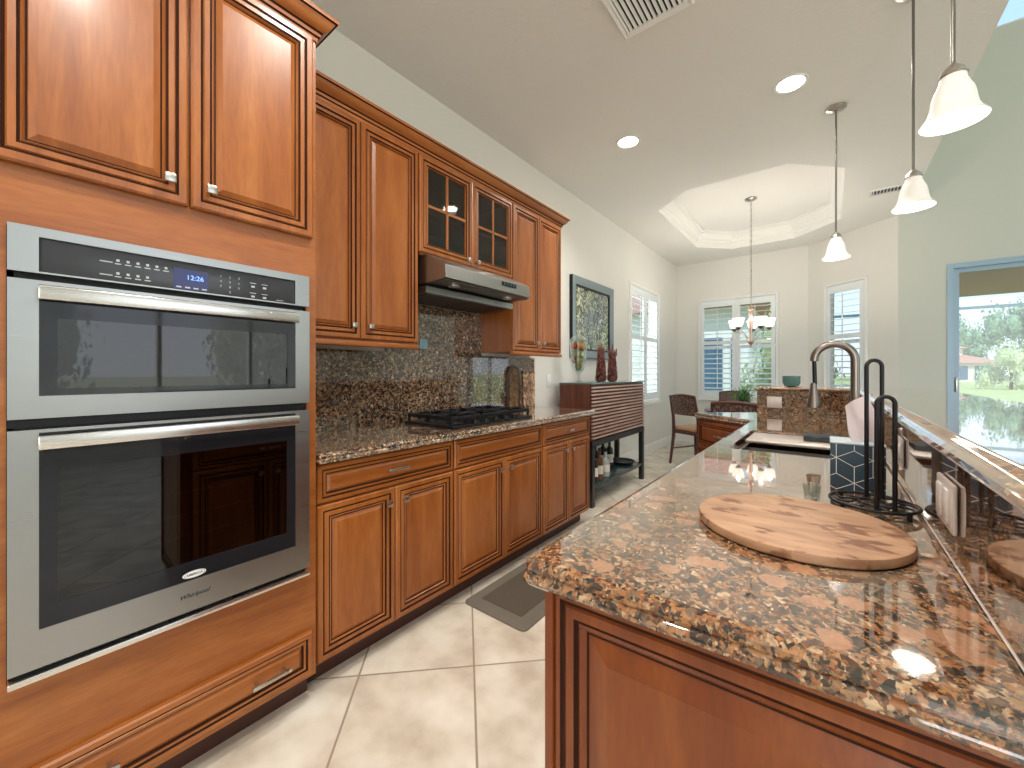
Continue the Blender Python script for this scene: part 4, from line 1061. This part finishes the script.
for q in ((-1.71, 3.40, .30, .037, gdark, ccap, 'dark bottle at the near end of the bar shelf'),
          (-1.85, 3.45, .32, .038, gdark, rcap, 'dark bottle at the back near end of the bar shelf'),
          (-1.72, 3.53, .29, .036, gamber, ccap, 'amber bottle second from the near end of the bar shelf'),
          (-1.73, 3.68, .25, .044, gclear, ccap, 'short clear bottle at the front middle of the bar shelf'),
          (-1.86, 3.72, .33, .040, gdark, ccap, 'tall dark bottle standing behind the short clear one'),
          (-1.86, 3.90, .34, .041, gdark, ccap, 'tall dark bottle with a cream label in mid shelf'),
          (-1.85, 4.04, .31, .038, gdark, rcap, 'dark bottle near the far end of the bar shelf'),
          (-1.90, 4.15, .29, .034, gclear, ccap, 'slender pale bottle farthest along the bar shelf')): bottle(*q)
o = MB().lathe([(0, .0), (.115, .0), (.14, .012), (.148, .030), (.142, .030), (.134, .016), (.11, .006), (0, .006)], n=32).build('tray', M_blkmetal); o.location = (-1.83, 4.31, .1955); tag(o, 'round black tray at the far end of the bar cabinet shelf', 'tray')

# glass jar of fruit
jx, jy, jz = -1.86, 3.375, 1.1205
jr = thing('fruit_jar', 'footed clear glass jar with lid, full of artificial fruit', 'jar', (jx, jy, jz))
MB().lathe([(r, z*1.2) for r, z in ((0, 0), (.052, 0), (.054, .004), (.02, .012), (.010, .03), (.016, .045), (.010, .055), (.022, .075), (.05, .095), (.066, .14), (.076, .22), (.085, .315), (.093, .325), (.087, .328), (.081, .315), (.073, .22), (.063, .14), (.046, .100), (.0, .085))], (jx, jy, jz), 32).build('vessel', M_jar, jr)
MB().lathe([(r, z+.066) for r, z in ((.090, .329), (.086, .334), (.06, .365), (.025, .385), (.010, .39), (.012, .400), (.016, .412), (.010, .428), (0, .445))], (jx, jy, jz), 28).build('lid', M_jar, jr)
fr_cols = {'red': (.45, .03, .02), 'orange': (.80, .26, .03), 'green': (.22, .26, .06), 'plum': (.18, .03, .04), 'yellow-green': (.42, .38, .10)}
fm = {k: pbr('fruit_'+k.replace('-', '_'), v, .35, bump=.1, bscale=120) for k, v in fr_cols.items()}
def fruit(x, y, z, r, c, label, kind):
    z = z*1.22-.012; r *= 1.05
    t = thing(kind, label, 'fruit', (jx+x, jy+y, jz+z-r), 'fruit in the glass jar')
    MB().lathe([(0, -r*.86), (r*.30, -r*.93), (r*.75, -r*.66), (r, -r*.05), (r*.93, r*.42), (r*.55, r*.86), (r*.22, r*.90), (0, r*.78)], (jx+x, jy+y, jz+z), 16).build('flesh', fm[c], t, ang=80)
    MB().cyl((jx+x, jy+y, jz+z+r*.75), (jx+x+.003, jy+y, jz+z+r*1.08), .002, n=6).build('stem', M_bark, t)
for q in ((-.002, 0, .128, .034, 'green', 'green fruit at the very bottom of the jar', 'green_apple'),
          (.024, -.022, .178, .031, 'yellow-green', 'yellow-green fruit low at the right of the jar', 'pear'),
          (-.030, -.012, .182, .031, 'plum', 'dark plum low at the left of the jar', 'plum'),
          (.004, .032, .190, .028, 'green', 'green fruit low at the back of the jar', 'green_apple'),
          (-.026, -.022, .236, .031, 'green', 'green fruit in the middle left of the jar', 'green_apple'),
          (.030, -.012, .234, .030, 'yellow-green', 'yellow-green fruit in the middle right of the jar', 'pear'),
          (-.002, .034, .244, .030, 'plum', 'dark plum at the middle back of the jar', 'plum'),
          (-.034, -.018, .294, .033, 'red', 'bright red fruit at the top left of the jar', 'red_apple'),
          (.036, -.014, .292, .034, 'orange', 'orange at the top right of the jar', 'orange'),
          (.0, .040, .296, .030, 'green', 'green fruit at the top back of the jar', 'green_apple')): fruit(*q)

# carved figurines
M_carve = speckle('carved_dark_red_wood', [(.38, (.03, .01, .008)), (.52, (.14, .04, .03)), (.66, (.34, .12, .09))], 45, 1, .35)
def figurine(x, y, H, label, spread, seed):
    rnd = random.Random(seed)
    t = thing('carved_figurine', label, 'figurine', (x, y, 1.1205), 'carved figurines on the bar cabinet')
    z0 = 1.1205; mb = MB(); body = [(0, 0), (.046, 0), (.050, .02), (.044, .08), (.036, .15), (.026, .22), (.016, .26), (0, .265)]
    body = [(r*1.12, z) for r, z in body]; mb.lathe([(r*.66, z0+z*H/.37) for r, z in body], (x, y, 0), 16)
    def rad(z):
        for (r0, a), (r1, b_) in zip(body[1:], body[2:]):
            if a <= z <= b_: return r0+(r1-r0)*(z-a)/(b_-a)
        return .02
    for row in range(11):
        z = .012+row*.021; r = rad(z); n = max(5, int(9-row*.4))
        for k in range(n):
            a = 2*PI*(k+.5*(row % 2))/n+rnd.uniform(-.1, .1)
            Mk = Matrix.Translation((x+r*.72*math.cos(a), y+r*.72*math.sin(a), z0+z*H/.37)) @ Matrix.Rotation(a, 4, 'Z') @ Matrix.Rotation(R(28), 4, 'Y')
            mb.lathe([(.012, -.008), (.019, .006), (.013, .024), (0, .040)], (0, 0, 0), 5, 0, Mk @ Matrix.Diagonal((.55, 1, 1, 1)))
    mb.build('body', M_carve, t)
    mb = MB()
    for k in range(9):
        a = 2*PI*k/9+rnd.uniform(-.2, .2); l = rnd.uniform(.75, 1.1); sp = spread*rnd.uniform(.6, 1.2)
        zz = z0+.20*H/.37+rnd.uniform(0, .03)
        mb.tube([(x+.012*math.cos(a), y+.012*math.sin(a), zz), (x+(.012+sp*.6)*math.cos(a), y+(.012+sp*.6)*math.sin(a), zz+.045*l), (x+(.012+sp*.8)*math.cos(a), y+(.012+sp*.8)*math.sin(a), zz+.115*l*H/.37)], [.008, .014, .002], 6)
    mb.tube([(x, y, z0+.2*H/.37), (x, y, z0+.30*H/.37), (x+.004, y, z0+H)], [.012, .012, .002], 6)
    mb.build('crown', M_carve, t)
figurine(-1.805, 3.74, .40, 'dark carved pineapple-like figurine with a narrow crown, beside the fruit jar', .022, 1)
figurine(-1.80, 4.00, .41, 'dark carved pineapple-like figurine with a spread crown, farther from the fruit jar', .046, 5)

# framed picture
pf = thing('framed_picture', 'framed painting of green and white foliage in a wide blue-grey frame', 'picture', (FX+.02, 4.155, 1.37))
M = Mx(FX+.001, 3.65, 1.37); W_, H_ = 1.01, .87
mb = MB(); rings(mb, W_, H_, [(0, 0, 1), (0, .040, 1), (.006, .045, 0), (.03, .042, 0), (.085, .030, 0), (.092, .026, 1), (.105, .024, 1), (.105, .012, 1)], M, cap=False)
mb.build('frame', [pbr('blue_grey_frame', (.20, .26, .28), .35), M_black], pf, ang=20)
m, nt, b = newmat('foliage_painting'); mp = coords(nt, (1, 1, .75)); n = nt.nodes.new('ShaderNodeTexNoise'); n.inputs['Scale'].default_value = 20; n.inputs['Detail'].default_value = 6; n.inputs['Distortion'].default_value = 2.5
nt.links.new(mp.outputs[0], n.inputs['Vector']); r = ramp(nt, [(.34, (.03, .04, .04)), (.44, (.14, .20, .10)), (.52, (.25, .27, .30)), (.58, (.55, .58, .38)), (.68, (.85, .87, .80))]); nt.links.new(n.outputs[0], r.inputs[0])
n2 = nt.nodes.new('ShaderNodeTexNoise'); n2.inputs['Scale'].default_value = 4; nt.links.new(mp.outputs[0], n2.inputs['Vector']); r2 = ramp(nt, [(.4, (.55, .62, .78)), (.6, (1, 1, .8))]); nt.links.new(n2.outputs[0], r2.inputs[0])
nt.links.new(mix(nt, .9, r.outputs[0], r2.outputs[0], 'MULTIPLY'), b.inputs['Base Color']); b.inputs['Roughness'].default_value = .25
MB().box(.10, W_-.10, .10, H_-.10, .002, .014, 0, M).build('painting', m, pf, smooth=False)

# ------------------------------------------------------------------ DINING SET
M_wick = speckle('dark_woven_wicker', [(.38, (.02, .012, .010)), (.52, (.10, .05, .035)), (.66, (.26, .16, .12))], 60, .5, .5)
M_dkwood = pbr('dark_red_brown_chair_wood', (.075, .020, .014), .3, coat=.3)
M_cush = pbr('tan_seat_cushion', (.42, .25, .13), .8, bump=.3, bscale=80)
def chair(label):
    """faces local +X, origin on floor below the seat centre"""
    t = thing('dining_chair', label, 'chair', (0, 0, 0), 'dining chairs round the nook table')
    MB().rbox(-.21, .22, -.21, .21, .405, .44, .008).build('seat_frame', M_dkwood, t)
    MB().rbox(-.19, .225, -.205, .205, .44, .50, .025, seg=3).build('cushion', M_cush, t)
    for s in (-1, 1):
        MB().tube([(-.275, s*.195, 0), (-.235, s*.195, .22), (-.205, s*.195, .42), (-.215, s*.195, .62), (-.275, s*.19, .90)], [.017, .020, .023, .020, .016], 8).build('leg', M_dkwood, t)
        MB().tube([(.205, s*.19, 0), (.20, s*.19, .41)], [.014, .022], 8).build('leg', M_dkwood, t)
        MB().tube([(-.24, s*.195, .20), (.20, s*.19, .20)], .010, 8).build('stretcher', M_dkwood, t)
    mb = MB(); n = 10; vs = []
    for i in range(n+1):
        y = -.185+.37*i/n; bow = -.03*math.cos(PI*(i/n-.5))
        for z, xx in ((.66, -.222), (.905, -.275)):
            for th in (-.010, .010): vs.append((xx+bow+th, y, z+(.02*math.cos(PI*(i/n-.5)) if z > .8 else 0)))
    fs = []
    for i in range(n):
        a = i*4; b_ = a+4; fs += [(a, b_, b_+2, a+2), (a+1, a+3, b_+3, b_+1), (a, a+1, b_+1, b_), (a+2, b_+2, b_+3, a+3)]
    fs += [(0, 2, 3, 1), (n*4, n*4+1, n*4+3, n*4+2)]
    mb.add(vs, fs); mb.build('backrest', M_wick, t)
    MB().tube([(-.278-.03*math.cos(PI*(i/8-.5)), -.20+.40*i/8, .905+.02*math.cos(PI*(i/8-.5))) for i in range(9)], .016, 8).build('top_rail', M_dkwood, t)
    return t
c0 = chair('wicker-backed dining chair with tan cushion left of the nook table, side on')
c0.location = (-1.36, 5.67, 0); c0.rotation_euler = (0, 0, R(64))
dup(c0, (-.74, 4.66, 0), R(95), 'dining chair just beyond the island wing, only its dark top rail showing')
dup(c0, (-1.02, 6.55, 0), R(-71), 'dining chair on the window side of the nook table, behind the plant')
tt = thing('dining_table', 'round dark dining table in the nook, mostly hidden by the island', 'table', (-.72, 5.60, 0), None)
MB().lathe([(0, .72), (.50, .72), (.52, .728), (.525, .745), (.515, .752), (0, .752)], (-.72, 5.60, 0), 56).build('tabletop', M_dkwood, tt)
MB().lathe([(.27, 0), (.27, .03), (.10, .07), (.06, .14), (.05, .35), (.07, .55), (.12, .68), (.20, .72)], (-.72, 5.60, 0), 28).build('pedestal', M_dkwood, tt)
pl = thing('potted_plant', 'small spiky green plant in a pot on the nook table', 'plant', (-.80, 5.50, .7525))
MB().lathe([(0, .753), (.05, .753), (.075, .85), (.080, .86), (.07, .86), (.06, .84), (0, .84)], (-.80, 5.50, 0), 24).build('pot', pbr('dark_clay_pot', (.10, .07, .05), .6), pl)
mb = MB(); rnd = random.Random(3)
for k in range(70):
    a = rnd.uniform(0, 2*PI); el = rnd.uniform(.15, 1.45); L_ = rnd.uniform(.16, .27)
    d = Vector((math.cos(a)*math.cos(el), math.sin(a)*math.cos(el), math.sin(el))); s = Vector((-math.sin(a), math.cos(a), 0))*.008
    b0 = Vector((-.80, 5.50, .85)); m_ = b0+d*L_*.55+Vector((0, 0, .01)); e = b0+d*L_-Vector((0, 0, .03*math.cos(el))); up = Vector((0, 0, .003))
    mb.add([b0-s*.5, b0+s*.5, m_+s, m_-s, e, m_+up*2], [(0, 1, 5), (1, 2, 5), (2, 4, 5), (4, 3, 5), (3, 0, 5)])
mb.build('leaves', speckle('green_leaves', [(.4, (.03, .12, .03)), (.6, (.16, .34, .10))], 20), pl, smooth=False)

# ------------------------------------------------------------------ OUTSIDE
struct(MB().box(-80, 160, -60, 200, -.35, -.25).build('lawn', M_grass, smooth=False))
struct(MB().box(.7, 7, WY+.2, 11.2, -.24, -.02).build('lanai_deck', M_deck, smooth=False))
struct(MB().box(.7, 9, WY+.18, 10.9, 2.60, 2.75).build('lanai_ceiling', M_soffit, smooth=False))
se = thing('screen_enclosure', 'thin bronze beam and posts of the patio screen seen through the sliding door', 'screen frame', (4, 12.6, -.25))
for z in (2.54,): MB().box(-1.5, 9, 12.57, 12.63, z, z+.06).build('beam', M_beam, se, smooth=False)
for x in (-1.4, 8.9): MB().box(x, x+.06, 12.57, 12.63, -.25, 2.54).build('post', M_beam, se, smooth=False)
# lakeside house seen through the slider
hs = thing('lake_house', 'distant stucco house with terracotta tile roof across the lawn', 'house', (14, 90, -.25))
MB().box(6, 19.4, 88, 98, -.25, 2.6).build('wall', M_stucco, hs, smooth=False)
MB().box(8, 16.2, 91, 97, 2.6, 4.9).build('upper_wall', M_stucco, hs, smooth=False)
def hip(mb, x0, x1, y0, y1, z, h, r):
    mb.add([(x0, y0, z), (x1, y0, z), (x1, y1, z), (x0, y1, z), (x0+r, (y0+y1)/2, z+h), (x1-r, (y0+y1)/2, z+h)], [(0, 1, 5, 4), (1, 2, 5), (2, 3, 4, 5), (3, 0, 4), (3, 2, 1, 0)])
mb = MB(); hip(mb, 5.4, 20.0, 87.3, 98.7, 2.55, 1.9, 5); mb.build('roof', M_rooft, hs, smooth=False)
mb = MB(); hip(mb, 7.4, 16.8, 90.3, 97.7, 4.85, 1.5, 3.4); mb.build('roof', M_rooft, hs, smooth=False)
for x in (9.5, 12.2, 14.7, 16.9): MB().box(x, x+1.5, 87.9, 88.0, .1, 2.1).build('window', M_bwin, hs, smooth=False)
MB().box(14.4, 15.3, 90.9, 91, 3.3, 4.3).build('window', M_bwin, hs, smooth=False)
# neighbour house beyond the nook windows
nh = thing('neighbour_house', 'white neighbouring house with dark blue windows seen through the nook shutters', 'house', (-4, 15, -.25))
MB().box(-9, -1.9, 14, 20, -.25, 3.3).build('wall', M_stuccow, nh, smooth=False)
mb = MB(); hip(mb, -9.6, -1.3, 13.4, 20.6, 3.25, 1.8, 3); mb.build('roof', M_rooft, nh, smooth=False)
for x, w_ in ((-7.6, 1.2), (-4.6, .5), (-3.55, .95), (-2.35, .2)): MB().box(x, x+w_, 13.92, 14.0, .3, 2.3).build('window', M_bwin, nh, smooth=False)
# trees
M_leaf = [speckle('leaves_blue_green', [(.35, (.09, .22, .11)), (.65, (.32, .46, .28))], 1.2), speckle('leaves_yellow_green', [(.35, (.36, .45, .18)), (.65, (.66, .68, .42))], 1.2)]
def crown_mesh(seed, n=3400, lobes=14):
    rnd = random.Random(seed); mb = MB(); cs = [(Vector((rnd.gauss(0, .32), rnd.gauss(0, .32), rnd.uniform(.25, .85))), rnd.uniform(.22, .42)) for _ in range(lobes)]
    for c, r in cs:
        bm = bmesh.new(); bmesh.ops.create_icosphere(bm, subdivisions=2, radius=r*.55)
        for v in bm.verts: v.co = v.co*(1+rnd.uniform(-.18, .18))+c
        mb.bm(bm)
    for k in range(n):
        c, r = cs[k % lobes]; d = Vector((rnd.gauss(0, 1), rnd.gauss(0, 1), rnd.gauss(0, 1))).normalized(); p = c+d*r*rnd.uniform(.6, 1.15)
        u = Vector((rnd.uniform(-1, 1), rnd.uniform(-1, 1), rnd.uniform(-1, 1))).normalized(); v = d.cross(u).normalized(); s = rnd.uniform(.015, .040)
        mb.add([p-u*s, p+v*s, p+u*s, p-v*s], [(0, 1, 2, 3)])
    return mb
protos = []
def tree(x, y, h, wdt, kind, seed, label, trunk=True, grp='trees beyond the lawn'):
    t = thing('tree' if trunk else 'shrub', label, 'tree' if trunk else 'shrub', (x, y, -.25), grp)
    mb = crown_mesh(seed); z0 = h*.04 if trunk else -.1
    mb.v = [(x+v[0]*wdt, y+v[1]*wdt, -.25+z0+v[2]*(h-z0)) for v in mb.v]; mb.build('crown', M_leaf[kind], t, smooth=False)
    MB().tube([(x, y, -.3), (x, y, -.25+h*.5)], [h*.03+.03, h*.012+.02], 7).build('trunk', M_bark, t)
for i, (x, h) in enumerate(((15, 11), (18.5, 12), (22, 11.5), (25.5, 13), (29, 14), (33, 13), (37, 12.5))):
    tree(x, 104+(i % 4)*13, h-1.4, 6.2, 0, 20+i, ['round tree crown just right of the door frame, behind the house', 'second tree crown behind the house roof', 'tree crown above the right end of the house roof', 'taller tree crown right of the house', 'tallest tree crown at the right of the view', 'tree crown at the right picture edge', 'last tree of the row past the picture edge'][i])
tree(12.0, 52, 3.3, 2.2, 1, 40, 'pale yellow-green bushy tree on the lawn right of the house', False, 'shrubs on the lawn')
tree(15.6, 59, 4.1, 2.4, 0, 41, 'darker shrub on the lawn at the right picture edge', False, 'shrubs on the lawn')
tree(-.9, 11.2, 2.6, 1.2, 1, 45, 'bright green shrub outside the nook window', False, 'shrubs by the nook')
tree(12.5, -.6, 5.5, 2.4, 0, 47, 'leafy tree outside the great room window', True, 'trees by the great room')
tree(13.5, 6.2, 5.0, 2.4, 1, 48, 'yellow-green tree outside the great room window', True, 'trees by the great room')
